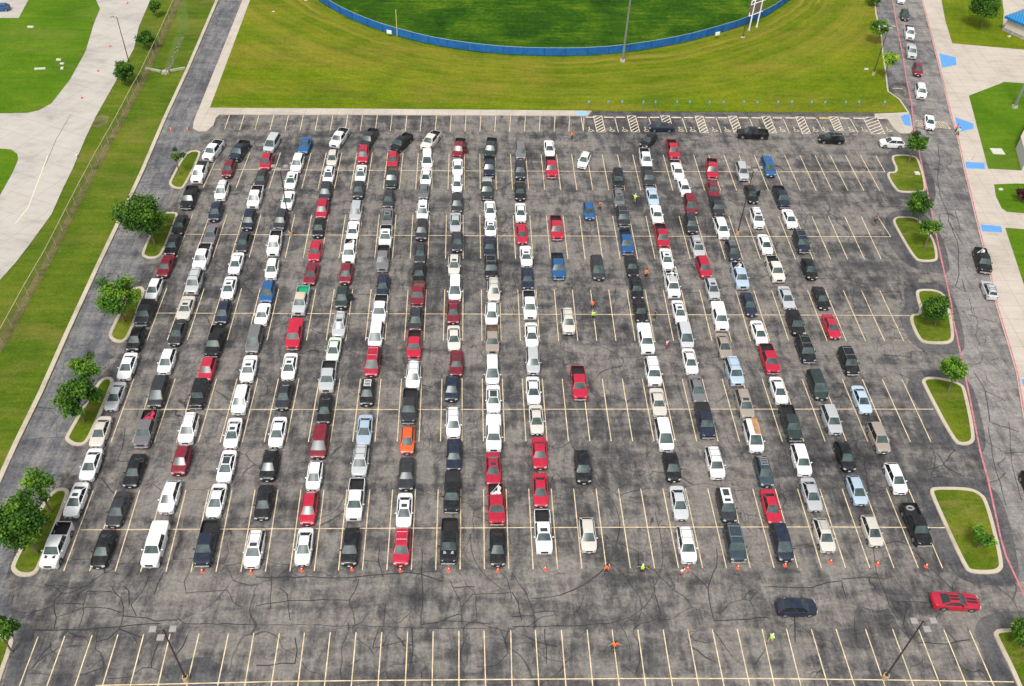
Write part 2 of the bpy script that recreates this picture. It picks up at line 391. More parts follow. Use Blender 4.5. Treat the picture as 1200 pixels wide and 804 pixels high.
# right-hand plaza
sheet('plaza', S(.15, OUT_R + [(1700, 880), (1700, -120)]), .15, M_CONC, skirt=.16)
for L in ([(1078, -120), (1092, -60), (1103.4, 0), (1108, 24.6), (1116, 50.6), (1152, 54), (1200, 58), (1300, 62), (1300, 35), (1174.5, 36), (1176.5, 14), (1174.6, 0), (1160, -60), (1150, -120)],
          [(1135.5, 112), (1177, 96), (1200, 97.5), (1260, 99), (1260, 202), (1195, 199.6), (1158, 197.6)],
          [(1165, 216), (1192, 215), (1260, 217), (1260, 252), (1200, 250), (1180, 248), (1174, 244), (1167, 229.5)],
          [(1178, 266.8), (1200, 268.5), (1300, 272), (1300, 560), (1232, 430)]):
    sheet('lawn', S(.18, L), .18, M_GRASS if L[0][0] > 1100 else M_LAWN)
for L in ([(1100.7, 62.5), (1120, 67), (1121, 76), (1104, 79.5)], [(1119, 137), (1141, 145), (1140.8, 151), (1123, 154.5)],
          [(1131, 189.5), (1153.7, 191), (1154.5, 198), (1132.5, 197.5)], [(1149, 263), (1173, 265), (1175, 272.5), (1151, 271)],
          [(1197, 444), (1212, 446), (1214, 455), (1200, 454)]):
    sheet('ramp_marking', S(.156, L), .156, M_BLUE)
# kerb line of the road: pale kerb with red fire lane paint
bm = bmesh.new(); P = S(.15, OUT_R[1:]); strip(bm, offset(P, .22, False), .20, .157)
link('red_kerb_paint', mesh_from_bm('red_kerb_paint', bm, M_RED))['kind'] = 'structure'
RED = [(1046, 0), (1051, 30), (1057.5, 62), (1062.5, 95), (1068, 120), (1071, 150), (1077.6, 181), (1086.6, 222.5), (1098.5, 282), (1103, 303), (1115, 357), (1116.4, 372), (1127, 420), (1133, 449.5), (1143, 500), (1149, 530), (1158, 563), (1165.4, 596.6), (1172.4, 629.7), (1179, 652), (1193, 682), (1200, 697.5), (1222, 745), (1250, 800)]
bm = bmesh.new(); strip(bm, S(0, RED), .22, .018)
link('red_fire_lane_line', mesh_from_bm('red_fire_lane_line', bm, M_RED))['kind'] = 'structure'
bm = bmesh.new(); P = S(0, [((a[0]+b[0])/2, a[1]) for a, b in zip(OUT_L, IN_L)])
bar(bm, P, .62, -.06, .14)
link('kerb', mesh_from_bm('kerb', bm, M_KERB))['kind'] = 'structure'

# ------------------------------------------------------------------ islands
ISL = [
 [(220.9, 176.5), (233, 175.7), (236.5, 180), (217, 219), (212, 221), (204, 220.5), (197.5, 216), (198.5, 211), (212, 186)],
 [(191, 248.5), (206, 248), (209, 250.4), (208, 255), (192, 296), (184.7, 302), (173.5, 303), (166, 299.5), (165.5, 296), (180, 262)],
 [(155, 336.7), (167, 335), (170, 339.7), (168.7, 347), (155, 389), (146, 401), (134, 401), (127, 395), (127, 389), (149, 347)],
 [(119, 442), (131, 441), (134, 446), (133, 451), (107.5, 512), (98.5, 522), (85, 522), (76, 516), (76, 510.5), (110, 454)],
 [(64, 571.7), (77.5, 571), (81.5, 575), (80.5, 582), (50, 659), (42, 674), (22, 676), (13, 669), (12, 663), (24, 639), (48, 590)],
 [(-40, 737), (8, 744), (15, 746), (16.5, 752), (2, 793), (-14, 840), (-90, 850)],
 [(1043.3, 183.7), (1049, 180.7), (1070, 181.3), (1078, 186.7), (1087, 221), (1082, 225.5), (1055, 225.5), (1048, 221), (1036.4, 201), (1052, 201.5)],
 [(1046, 257), (1051, 253), (1075, 254), (1083, 264), (1096, 281), (1100, 302), (1097, 306), (1080.6, 306.7), (1070, 302.5), (1047, 262)],
 [(1071.6, 342), (1077.6, 338), (1098.5, 339), (1109, 346), (1114, 361), (1119.4, 394), (1116, 401), (1108, 403), (1085, 402.5), (1075, 397), (1063, 368), (1080, 367)],
 [(1080, 445), (1085, 441), (1104.5, 442), (1128, 449), (1133, 458.5), (1144, 512), (1140, 520), (1128, 522), (1116.4, 517), (1081, 449.6)],
 [(1089.7, 573), (1094, 570), (1134, 570.5), (1148, 575.7), (1158.5, 586), (1177.6, 661), (1173, 670), (1162, 672.4), (1137.6, 671.5), (1129, 664.5), (1090.5, 580)],
 [(1164, 740), (1171, 735.5), (1240, 735.5), (1290, 850), (1210, 850), (1190, 795), (1165, 745)]]
for i, L in enumerate(ISL):
    P = S(.15, L)
    if area(P) < 0: P.reverse()
    P = clean(chaikin(P, 2), .08)
    wd = .42 if i in (0, 1, 6, 7) else .48
    Q = offset(P, wd); bm = bmesh.new()
    n = len(P)
    rings = [[bm.verts.new((p.x, p.y, z)) for p in L_] for L_, z in ((P, 0.0), (offset(P, .03), .15), (Q, .15), (Q, .10))]
    for a, b in zip(rings, rings[1:]):
        for k in range(n): bm.faces.new((a[k], a[(k+1) % n], b[(k+1) % n], b[k]))
    link('island_kerb', mesh_from_bm('island_kerb', bm, M_KERB))['kind'] = 'structure'
    sheet('island_grass', Q, .125, M_ISLE if i != 10 else M_ISLE)

# ------------------------------------------------------------------ left: concrete road, verge, meadow
ROADC = [(190, -60), (176, 0), (162.5, 32), (157, 57), (137, 93), (112, 137), (100, 162), (85, 198), (74.6, 219), (60, 251.6), (36, 284.5), (18, 308), (0, 328), (-60, 400), (-200, 500), (-300, 260), (-60, 200)]
ROADC2 = [(0, 174), (12.5, 175), (20, 180), (21, 187), (14, 203), (0, 228), (-40, 290), (-120, 300), (-120, 174)]
NW = [(128, -60), (112.5, 0), (117, 10), (110, 27), (100, 60), (82.5, 92), (60, 121), (45, 129), (32, 132), (0, 132.5), (-200, 133), (-200, -60)]
sheet('concrete_road', S(.0, ROADC[:-2] + [(-300, 100), (-200, -120), (215, -120)]), .0, M_ROADC)
sheet('meadow', S(.05, NW), .05, M_GRASS, skirt=.06)
sheet('meadow', S(.05, ROADC2), .05, M_GRASS, skirt=.06)
sheet('concrete_pad', S(.06, [(-120, 21), (22, 21), (33, 0), (50, -60), (-120, -60)]), .06, M_ROADC, skirt=.08)
bm = bmesh.new()
strip(bm, S(0, [(83, 134), (66, 163), (52, 196)]), .12, .004)
link('road_joint', mesh_from_bm('road_joint', bm, mat('road_joint', (.16, .15, .14), .9)))['kind'] = 'structure'
bm = bmesh.new()
strip(bm, S(0, [(56, 182), (44, 214), (33, 243), (18, 262)]), .16, .004)
link('road_joint', mesh_from_bm('road_joint', bm, mat('pale_joint', (.62, .54, .42), .9)))['kind'] = 'structure'
FT = [(222, -60), (209, 0), (191, 42), (168, 92), (157, 112), (139, 147), (115, 190), (96, 226), (57, 304), (33, 346), (3, 402), (-12, 425), (-60, 510)]
bm = bmesh.new(); strip(bm, S(0, FT), 1.15, -.02)
link('dry_grass_strip', mesh_from_bm('dry_grass_strip', bm, M_DRY))['kind'] = 'structure'
sheet('dirt_patch', S(-.03, [(108, 142), (118, 134), (128, 136), (126, 144), (116, 150), (108, 148)]), -.03, M_DRY)
sheet('swale', S(-.04, [(206, -20), (216, -20), (222, 30), (214, 48), (204, 76), (198, 84), (192, 82), (200, 56), (208, 34)]), -.04, grass('swale_grass', [(.36, (.05, .10, .01)), (.5, (.09, .14, .02)), (.66, (.15, .16, .05))], (.16, .14, .07), .4, 0, 0, .35))

# ------------------------------------------------------------------ painted bay lines
bm = bmesh.new()
ROWS = dict(
 t0t=[(-17, 268.9, 133.9+.9), (-1, 546.2, 135.8), (6, 667.8, 136.4), (8, 700.5, 136.6)], t0b=[(-17, 263.1, 151.9), (-1, 544.9, 154), (6, 666.5, 154.4), (8, 701, 154.6)],
 r1t=[(-17, 257, 178.9), (-10, 382.5, 179), (0, 562.3, 180.4), (8, 705.7, 181.2), (20, 919.5, 181.9), (26, 1026.2, 182.2)],
 r1b=[(-17, 238, 220), (-10, 372.7, 221.2), (0, 562.8, 222), (8, 713.5, 223), (20, 937.8, 223.4), (25, 1030.9, 223.6)],
 r1c=[(-17, 247.5, 198.5), (0, 562.5, 200.4), (20, 928.5, 201.4), (26, 1037, 201.6)],
 r2t=[(-17, 226, 251), (0, 562.3, 252.4), (8, 717.9, 253), (20, 951.4, 253.4), (24, 1028.3, 253.6)],
 r2b=[(-17, 207, 301), (-3, 501.4, 303), (6, 685.7, 303.5), (20, 973.5, 304), (23, 1032.7, 304)],
 r2c=[(-17, 217, 274.6), (0, 562.5, 276.3), (20, 962.3, 277.3), (24, 1044, 277.6)],
 r3t=[(-17, 195.5, 337.6), (-2, 521.2, 339.4), (6, 692, 339.6), (13, 841, 340), (20, 988.3, 340.4), (22, 1031, 340.6)],
 r3b=[(-17, 172.5, 398.5), (-2, 519.5, 399.2), (6, 699.3, 399.4), (13, 857, 399.7), (21, 1036.7, 399.8), (22, 1059.1, 399.8)],
 r3c=[(-17, 182, 367), (-2, 520.3, 368), (13, 848.5, 369), (22.9, 1066, 369.8)],
 r4t=[(-17, 157, 443.5), (-12, 278, 443.8), (-4, 470.5, 443.9), (3, 635.4, 444), (10, 799.5, 444.2), (16, 940, 444.3), (20, 1034, 444.5), (21, 1057, 444.5)],
 r4b=[(-17, 130, 518.5), (-12, 258, 518.4), (-4, 465.5, 517.5), (3, 641.1, 517), (10, 816.5, 517.4), (16, 967, 517.5), (20, 1067, 518), (21, 1091, 518)],
 r4c=[(-17, 143.5, 479.6), (-4, 468, 480), (3, 638, 479.7), (16, 952.8, 479.6), (22.2, 1094, 479.6)],
 rAt=[(-17, 109.3, 574.9), (-11, 271.9, 574.2), (-5, 433.4, 573.6), (0, 566.7, 573), (8, 776.9, 572.6), (14, 934.6, 572.9), (19, 1064.6, 573)],
 rAb=[(-17, 74.8, 669), (-16, 105, 669.4), (-5, 424.7, 668.2), (0, 567.6, 667), (5, 710.5, 666.3), (14, 962.6, 665.5), (19, 1104.6, 666)],
 rAc=[(-17, 93, 621), (-5, 429, 619.3), (0, 567.2, 618.6), (14, 948, 617.6), (20.3, 1119, 618.6)])
def interp(tab, i):
    n = len(tab)
    j = 0
    while j < n-2 and tab[j+1][0] < i: j += 1
    i0, i1, i2 = (j-1, j, j+1) if j > 0 else (0, 1, min(2, n-1))
    if n == 2 or i1 == i2: a, b = tab[0], tab[-1]; t = (i-a[0])/(b[0]-a[0]); return (a[1]+(b[1]-a[1])*t, a[2]+(b[2]-a[2])*t)
    out = []
    q = [tab[i0], tab[i1], tab[i2]]
    for c in (1, 2):
        s = 0
        for a in range(3):
            l = 1.0
            for b in range(3):
                if a != b: l *= (i-q[b][0])/(q[a][0]-q[b][0])
            s += q[a][c]*l
        out.append(s)
    return tuple(out)
LW = .115; LZP = .016
for top, bot, a, b in (('t0t', 't0b', -17, 7), ('r1t', 'r1b', -17, 25), ('r2t', 'r2b', -17, 24), ('r3t', 'r3b', -17, 22), ('r4t', 'r4b', -17, 21), ('rAt', 'rAb', -17, 19)):
    for i in range(a, b+1):
        A, B = interp(ROWS[top], i), interp(ROWS[bot], i)
        if top == 'r2t' and i == 24: B = (1044, 277.6)
        strip(bm, [at(*A), at(*B)], LW, LZP)
A, B = (1026.2, 182.2), (1037, 201.6); strip(bm, [at(*A), at(*B)], LW, LZP)
for k in ('r1c', 'r2c', 'r3c', 'r4c', 'rAc'):
    T_ = ROWS[k]; n = 14; a, b = T_[0][0]+.05, T_[-1][0]
    P = [at(*interp(T_, a+(b-a)*j/n)) for j in range(n+1)]
    strip(bm, P, LW, LZP+.0015)
# front row of empty bays
BT = [(44.7, 746), (76, 745.5), (108, 744.3), (138.2, 743.7), (168.5, 743), (199.3, 743), (233.3, 742.3), (267.8, 742), (297.5, 741.8)] + [(300+x/3.94, 600+y/3.94) for x, y in ((108, 560), (224, 558), (343, 556), (462, 556), (581, 555), (700, 553), (818, 551), (937, 549), (1053, 548), (1176, 546))] + [(600+x/3.94, 600+y/3.94) for x, y in ((108, 545), (228, 545), (347, 544), (462, 544), (581, 544), (698, 543), (812, 542), (925, 541), (1040, 541), (1155, 541))] + [(900+x/3.94, 600+y/3.94) for x, y in ((85, 540), (200, 541), (314, 541), (450, 541), (575, 541), (695, 542), (812, 544), (930, 547))]
BB = [(22.8, 804), (55, 804), (88, 804), (120, 804), (152.5, 804), (185, 804), (219, 803), (255, 804), (286.8, 804)] + [(300+x/3.94, 804) for x in (70, 193, 316, 440, 563, 689, 813, 937, 1060, 1182)] + [(600+x/3.94, 804) for x in (124, 249, 373, 495, 617, 741, 862, 979, 1098, 1212)] + [(900+x/3.94, 804) for x in (152, 277, 400, 540, 672, 797, 918, 1043)]
cen = []
for A, B in zip(BT, BB):
    a, b = at(*A), at(*B); d = (b-a); 
    strip(bm, [a, a+d*(11.0/5.6 if d.length < 6.4 else 11.0/d.length)], LW, LZP)
P = S(0, [(112, 803.4), (212, 801.4), (330, 798.6), (450, 797.4), (600, 796.2), (750, 795.2), (900, 795.3), (1050, 797), (1188, 799.2)]); strip(bm, P, LW, LZP+.0015)
link('parking_bay_lines', mesh_from_bm('parking_bay_lines', bm, M_LINE))['kind'] = 'structure'

# accessible bays: hatching, stall lines, symbols
bm = bmesh.new()
H = [((695.3, 135.8), (705.3, 135.8), (709.3, 154.7), (699.6, 154.7)), ((734.7, 135.6), (744.7, 135.6), (749.7, 154.7), (740, 154.7)), ((774, 135.6), (784.3, 135.6), (789.5, 154.8), (780, 154.8)),
     ((814.2, 136.1), (823.7, 136.1), (830, 155.5), (820.5, 155.5)), ((853.2, 136.2), (863, 136.2), (870, 155.8), (860.5, 155.8)), ((892.3, 136.3), (902.2, 136.3), (910, 156), (900.5, 156)),
     ((931.8, 136.9), (941.4, 136.9), (950, 156.6), (940.5, 156.6)), ((971.3, 136.9), (981.4, 136.9), (988.4, 153), (978.5, 153)), ((1011, 137.4), (1027.5, 137.4), (1037.1, 157), (1021.5, 157))]
for q in H:
    a, b, c, d = [at(*p) for p in q]
    for s0, s1 in ((a, b), (b, c), (c, d), (d, a)): strip(bm, [s0, s1], .11, LZP)
    nn = 6
    for k in range(nn+1):
        t0 = (k-.9)/nn; t1 = t0+.25; f0, f1 = 0.0, 1.0      # rising to the right
        if t0 < 0: f1 = (t1-0)/.25; t0 = 0
        if t1 > 1: f0 = (t1-1)/.25; t1 = 1
        L0, R0 = a+(d-a)*t1, b+(c-b)*t1; L1, R1 = a+(d-a)*t0, b+(c-b)*t0
        strip(bm, [L0+(R0-L0)*f0, L1+(R1-L1)*f1], .19, LZP+.001)
for A, B in (((681, 137), (683.7, 154.5)), ((720.3, 138), (724.7, 154.9)), ((760, 137.6), (765.5, 154.8)), ((799.3, 138), (805, 155)), ((839, 138), (845.3, 155.4)), ((878.5, 139), (885, 155.9)), ((918, 139.6), (925, 156)), ((957, 139.4), (964.4, 153.4)), ((996.5, 139.6), (1005.5, 155.6))):
    strip(bm, [at(*A), at(*B)], LW, LZP)
for x in (691.5, 716.5, 731.3, 757, 771.5, 784, 797, 811, 836.7, 851.3, 864, 876, 891.5, 916, 932, 955, 967, 997, 1012, 1041):
    c = at(x, 152.6)
    P = [c+Vector((math.cos(a)*.42+.1, math.sin(a)*.42-.1, 0)) for a in [R(150+i*22) for i in range(10)]]
    strip(bm, P, .11, LZP)
    strip(bm, [c+Vector((-.05, .75, 0)), c+Vector((-.05, .1, 0)), c+Vector((.45, .1, 0)), c+Vector((.72, -.42, 0))], .11, LZP+.001)
    P = [c+Vector((-.05+math.cos(a)*.1, .95+math.sin(a)*.1, 0)) for a in [R(i*60) for i in range(7)]]
    strip(bm, P, .10, LZP)
link('accessible_bay_markings', mesh_from_bm('accessible_bay_markings', bm, M_WHITE_LINE))['kind'] = 'structure'
bm = bmesh.new()
a, b, c, d = [at(*p) for p in ((1072.5, 141), (1111, 143.5), (1114, 151), (1074, 146.5))]
for s0, s1 in ((a, b), (d, c)): strip(bm, [s0, s1], .12, .018)
for k in range(13):
    t0 = k/13; p0 = a+(b-a)*t0; p1 = d+(c-d)*min(1, t0+.12); strip(bm, [p0, p1], .13, .0185)
strip(bm, [at(1045.5, 103.5), at(1058, 104)], .14, .03)
link('crossing_hatching', mesh_from_bm('crossing_hatching', bm, M_LINE))['kind'] = 'structure'

# ------------------------------------------------------------------ sealed cracks and tyre marks traced from the photograph
def T(ox, oy, s): return lambda L: [at(ox+x/s, oy+y/s) for x, y in L]
CR = []
f = T(0, 600, 3.94)
CR += [f(L) for L in ([(205, 335), (250, 345), (285, 375), (320, 375), (400, 340), (470, 290), (560, 240)], [(285, 375), (250, 410), (250, 450), (260, 490), (250, 540)], [(60, 460), (130, 465), (250, 432)], [(100, 490), (180, 455), (245, 435)],
 [(260, 425), (385, 425)], [(260, 485), (330, 465), (385, 440)], [(405, 360), (385, 430), (385, 470), (362, 540)], [(405, 368), (515, 368)], [(350, 410), (365, 375), (405, 352)], [(390, 440), (500, 445), (560, 465)],
 [(515, 345), (560, 400), (570, 440), (560, 520), (550, 540)], [(575, 345), (595, 365), (597, 430)], [(690, 290), (655, 370), (605, 430), (630, 480)], [(570, 480), (680, 490), (720, 505), (820, 500)], [(820, 490), (850, 515), (960, 515), (1182, 522)],
 [(150, 545), (400, 545), (560, 530), (740, 515)], [(450, 540), (445, 600), (440, 635), (465, 650), (480, 700), (480, 740)], [(445, 600), (500, 585), (550, 540), (600, 560), (655, 580)], [(370, 755), (430, 735), (480, 720)],
 [(735, 600), (700, 690), (700, 720), (660, 720), (600, 760), (500, 770)], [(700, 720), (745, 735), (780, 770)], [(865, 570), (845, 620), (810, 665)], [(875, 280), (850, 320), (860, 375), (1000, 365), (1050, 360), (1080, 420), (1120, 440)],
 [(755, 280), (730, 330), (710, 385)], [(545, 240), (590, 235), (640, 190)], [(320, 215), (460, 220)], [(150, 720), (200, 650), (240, 610)], [(130, 745), (270, 755)], [(232, 600), (235, 640), (265, 662), (310, 660)], [(0, 440), (50, 430), (65, 380)])]
f = T(300, 600, 3.94)
CR += [f(L) for L in ([(0, 300), (420, 305), (510, 295), (700, 280), (750, 285), (860, 320)], [(75, 270), (65, 400), (68, 440)], [(0, 435), (150, 410), (300, 405), (430, 408), (470, 330), (475, 310)], [(430, 410), (450, 470), (458, 525)],
 [(0, 522), (250, 522), (580, 528), (720, 535), (1120, 538)], [(590, 525), (600, 425)], [(765, 170), (770, 380), (762, 530)], [(570, 170), (565, 230), (585, 300)], [(895, 315), (915, 360), (945, 420), (948, 465), (950, 515)], [(915, 350), (1010, 345)],
 [(945, 440), (1000, 380), (1080, 378), (1170, 372)], [(762, 520), (840, 510), (940, 470)], [(860, 500), (1080, 518)], [(1115, 265), (1160, 310), (1175, 370), (1182, 400)], [(570, 530), (545, 600), (540, 630), (700, 590)], [(720, 535), (725, 640), (710, 720)],
 [(180, 580), (190, 640), (180, 700), (0, 708)], [(430, 715), (480, 680)], [(1130, 545), (1150, 600), (1165, 650), (1110, 710), (1020, 715)], [(960, 600), (945, 640), (942, 690)], [(490, 225), (570, 228)], [(110, 350), (145, 380), (150, 450), (158, 500)])]
f = T(600, 600, 3.94)
CR += [f(L) for L in ([(0, 280), (60, 365), (100, 465), (108, 530)], [(0, 370), (30, 420), (45, 500)], [(0, 485), (45, 480), (100, 480)], [(100, 465), (200, 458)], [(0, 530), (330, 525), (450, 515), (550, 485), (620, 430), (660, 370), (650, 300)],
 [(660, 380), (690, 480)], [(150, 540), (160, 640), (158, 700)], [(65, 575), (150, 610), (210, 620)], [(500, 520), (540, 600), (545, 690)], [(945, 170), (945, 250), (905, 350), (915, 430), (930, 495)], [(830, 280), (905, 350)], [(930, 500), (1182, 488)], [(930, 545), (1020, 670)])]
f = T(900, 600, 3.94)
CR += [f(L) for L in ([(485, 165), (500, 280), (545, 380), (560, 430), (600, 495)], [(560, 410), (740, 420)], [(560, 450), (500, 460), (430, 440)], [(665, 170), (740, 250), (850, 355)], [(0, 345), (200, 350), (260, 330), (340, 318), (360, 400)],
 [(340, 310), (440, 300), (540, 310)], [(640, 440), (625, 520), (655, 590)], [(690, 605), (830, 610), (930, 590)], [(815, 540), (870, 600)], [(120, 480), (125, 600)], [(530, 150), (600, 135), (640, 150)], [(110, 160), (180, 150), (240, 180)], [(400, 490), (410, 590)])]
f = T(1000, 360, 3.35)
CR += [f(L) for L in ([(470, 0), (490, 60), (480, 110), (500, 150), (550, 160)], [(500, 180), (550, 180), (570, 200), (540, 210)], [(470, 250), (520, 330), (600, 370)], [(520, 330), (535, 450), (650, 490)], [(530, 470), (550, 600), (600, 780)],
 [(440, 490), (480, 500), (600, 575), (670, 570)], [(400, 560), (350, 620), (290, 640), (240, 625)], [(440, 545), (520, 640)], [(610, 450), (620, 600), (660, 760)], [(450, 30), (560, 60)])]
f = T(1000, 130, 3.35)
CR += [f(L) for L in ([(330, 130), (340, 190), (330, 270), (340, 330), (370, 400), (375, 440), (430, 520)], [(380, 440), (410, 520), (415, 640), (400, 690), (440, 710), (425, 660)], [(455, 735), (470, 804)], [(300, 310), (440, 330)], [(350, 380), (400, 390), (420, 470)])]
f = T(0, 400, 3.35)
CR += [f(L) for L in ([(140, 258), (215, 265)], [(120, 385), (250, 378)], [(380, 440), (300, 480), (240, 560)], [(430, 400), (400, 450), (395, 520)], [(490, 340), (480, 420), (460, 470), (560, 475)], [(330, 520), (400, 540), (450, 600), (455, 640)], [(560, 590), (600, 560), (640, 590)])]
rng = random.Random(3)
def jag(P, amp=.10):
    Q = [P[0]]
    for a, b in zip(P, P[1:]):
        n = max(1, int((b-a).length/1.0)); d = (b-a); nn = Vector((-d.y, d.x, 0)); nn = nn.normalized() if nn.length > 0 else nn
        for k in range(1, n): Q.append(a+d*k/n+nn*rng.uniform(-amp, amp))
        Q.append(b)
    return Q
bm = bmesh.new()
for P in CR: strip(bm, jag(P), rng.uniform(.06, .115), .013+rng.uniform(0, .0015))
link('crack_sealant', mesh_from_bm('crack_sealant', bm, M_SEALANT))['kind'] = 'structure'
bm = bmesh.new()
f1, f2, f3 = T(600, 600, 3.94), T(500, 270, 5.745), T(560, 530, 5.745)
for L, ff in (([(90, 400), (220, 390), (340, 330), (430, 262)], f1), ([(230, 380), (330, 345), (440, 255), (490, 140), (500, 40)], f1), ([(500, 95), (560, 160), (598, 240), (580, 330), (500, 420)], f2), ([(495, 110), (540, 170), (565, 240), (550, 310), (500, 370)], f2),
              ([(800, 210), (900, 310), (955, 430), (950, 560), (900, 700)], f3), ([(770, 260), (860, 330), (915, 420)], f3), ([(980, 320), (1090, 345), (1150, 330)], f3), ([(520, 300), (620, 330), (700, 280), (760, 215)], f3),
              ([(270, 320), (300, 250), (340, 230)], f3), ([(990, 100), (995, 200), (1050, 290), (1140, 360)], T(300, 600, 3.94)), ([(660, 0), (690, 120), (700, 240), (660, 340)], f1)):
    P = chaikin(ff(L), 3, False); strip(bm, P, .09, .0135)
link('tyre_marks', mesh_from_bm('tyre_marks', bm, M_TYRE))['kind'] = 'structure'

# ------------------------------------------------------------------ outfield fence (one long padded fence)
fr = tag(empty('outfield_fence', at(650, 66.3, LZ)), 'blue padded windscreen fence curving around the dark green outfield', 'fence')
def wall_along(P, z0, z1, th=.05):
    bm = bmesh.new(); bar(bm, P, th, z0, z1); return bm
FP = chaikin([p for p in S(0, FENCE)], 1, False)
base0 = Vector(fr.location)
def rel(o, root): o.matrix_parent_inverse = Matrix.Translation(-Vector(root.location)); return o
M_BLUEPAD = mat('blue_windscreen', (.008, .105, .33), .6, var=.25, scale=.8)
o = rel(link('windscreen', mesh_from_bm('windscreen', wall_along(FP, LZ+.08, LZ+1.72), M_BLUEPAD), fr), fr)
bm = bmesh.new()
for a, b in zip(FP, FP[1:]): tube(bm, a+Vector((0, 0, LZ+1.76)), b+Vector((0, 0, LZ+1.76)), .06, n=6)
rel(link('top_rail', mesh_from_bm('top_rail', bm, mat('pale_blue_rail', (.20, .32, .42), .5)), fr), fr)
acc = 0; posts = 0; M_FPOST = mat('dark_blue_post', (.008, .045, .13), .6)
for a, b in zip(FP, FP[1:]):
    acc += (b-a).length
    if acc > 2.5 and posts < 95:
        acc = 0; posts += 1; bm = bmesh.new(); nn = (b-a).normalized(); nn = Vector((nn.y, -nn.x, 0))
        tube(bm, a+nn*.09+Vector((0, 0, LZ)), a+nn*.09+Vector((0, 0, LZ+1.74)), .035, n=6)
        rel(link('fence_post', mesh_from_bm('fence_post', bm, M_FPOST), fr), fr)

# chain link fence on the left
fr = tag(empty('chain_link_fence', at(115, 190)), 'weathered chain link fence with tan top rail beside the concrete road', 'fence')
M_CL, t_, b_ = new_mat('chain_link_mesh'); n_ = N(t_)
b_.inputs['Base Color'].default_value = (.30, .26, .20, 1); b_.inputs['Roughness'].default_value = .6; b_.inputs['Metallic'].default_value = .3
uv = t_.nodes.new('ShaderNodeUVMap'); sx = t_.nodes.new('ShaderNodeSeparateXYZ'); t_.links.new(uv.outputs[0], sx.inputs[0])
p1 = n_.math('FRACT', n_.math('MULTIPLY', n_.math('ADD', sx.outputs[0], sx.outputs[1]), 9.0)); p2 = n_.math('FRACT', n_.math('MULTIPLY', n_.math('SUBTRACT', sx.outputs[0], sx.outputs[1]), 9.0))
al = n_.math('MAXIMUM', n_.math('LESS_THAN', p1, .14), n_.math('LESS_THAN', p2, .14)); t_.links.new(al, b_.inputs['Alpha'])
FP = S(0, FT); FH = 1.9
bm = bmesh.new(); uvl = bm.loops.layers.uv.new('UVMap'); u0 = 0
for a, b in zip(FP, FP[1:]):
    L_ = (b-a).length
    vs_ = [bm.verts.new(a+Vector((0, 0, -.05))), bm.verts.new(b+Vector((0, 0, -.05))), bm.verts.new(b+Vector((0, 0, FH))), bm.verts.new(a+Vector((0, 0, FH)))]
    f_ = bm.faces.new(vs_)
    for lp, (u, v) in zip(f_.loops, ((u0, 0), (u0+L_, 0), (u0+L_, FH), (u0, FH))): lp[uvl].uv = (u, v)
    u0 += L_
rel(link('mesh_panel', mesh_from_bm('mesh_panel', bm, M_CL), fr), fr)
bm = bmesh.new()
for a, b in zip(FP, FP[1:]): tube(bm, a+Vector((0, 0, FH)), b+Vector((0, 0, FH)), .045, n=6)
M_RAIL = mat('weathered_rail', (.50, .40, .26), .6)
rel(link('top_rail', mesh_from_bm('top_rail', bm, M_RAIL), fr), fr)
for a, b in zip(FP, FP[1:]):
    k = max(1, int((b-a).length/3.0))
    for j in range(k):
        p = a+(b-a)*j/k; bm = bmesh.new(); tube(bm, p, p+Vector((0, 0, FH+.05)), .035, n=6); rel(link('fence_post', mesh_from_bm('fence_post', bm, M_RAIL), fr), fr)

# ------------------------------------------------------------------ drain headwall, stones, slabs
M_HW = mat('headwall_concrete', (.33, .32, .25), .85, var=.25, scale=2)
hw = tag(empty('drain_headwall', at(194, 85)), 'low pale concrete drain headwall with two wings across the grass swale', 'drain')
for nm, P in (('wing_wall', [(170.5, 80.8), (180, 82.5), (189, 84.5)]), ('wing_wall', [(199, 83.6), (208, 82), (217, 80.4)])):
    bm = bmesh.new(); bar(bm, S(0, P), .36, -.1, .34); rel(link(nm, mesh_from_bm(nm, bm, M_HW), hw), hw)
bm = bmesh.new(); box(bm, at(194, 85.6)+Vector((0, 0, .2)), (1.5, .9, .6), .1, .8, .06); tube(bm, at(194, 87.5)+Vector((0, 0, .25)), at(194, 84.5)+Vector((0, 0, .25)), .38, n=12)
rel(link('culvert_box', mesh_from_bm('culvert_box', bm, M_HW), hw), hw)
bm = bmesh.new(); r_ = random.Random(5)
for i in range(60):
    t = r_.random(); x = 197+(t*16)+r_.uniform(-2.2, 2.2); y = 82-t*37+r_.uniform(-2, 2)
    s = r_.uniform(.08, .24); p = at(x, y)
    mm = Matrix.Translation(p+Vector((0, 0, s*.25))) @ Matrix.Rotation(r_.random()*6, 4, 'Z') @ Matrix.Diagonal((s, s*r_.uniform(.6, 1), s*.5, 1))
    bmesh.ops.create_icosphere(bm, subdivisions=1, radius=1, matrix=mm)
tag(link('riprap_stones', mesh_from_bm('riprap_stones', bm, M_STONE)), 'pale riprap stones lying in the grass swale above the drain', 'stones', kind='stuff')
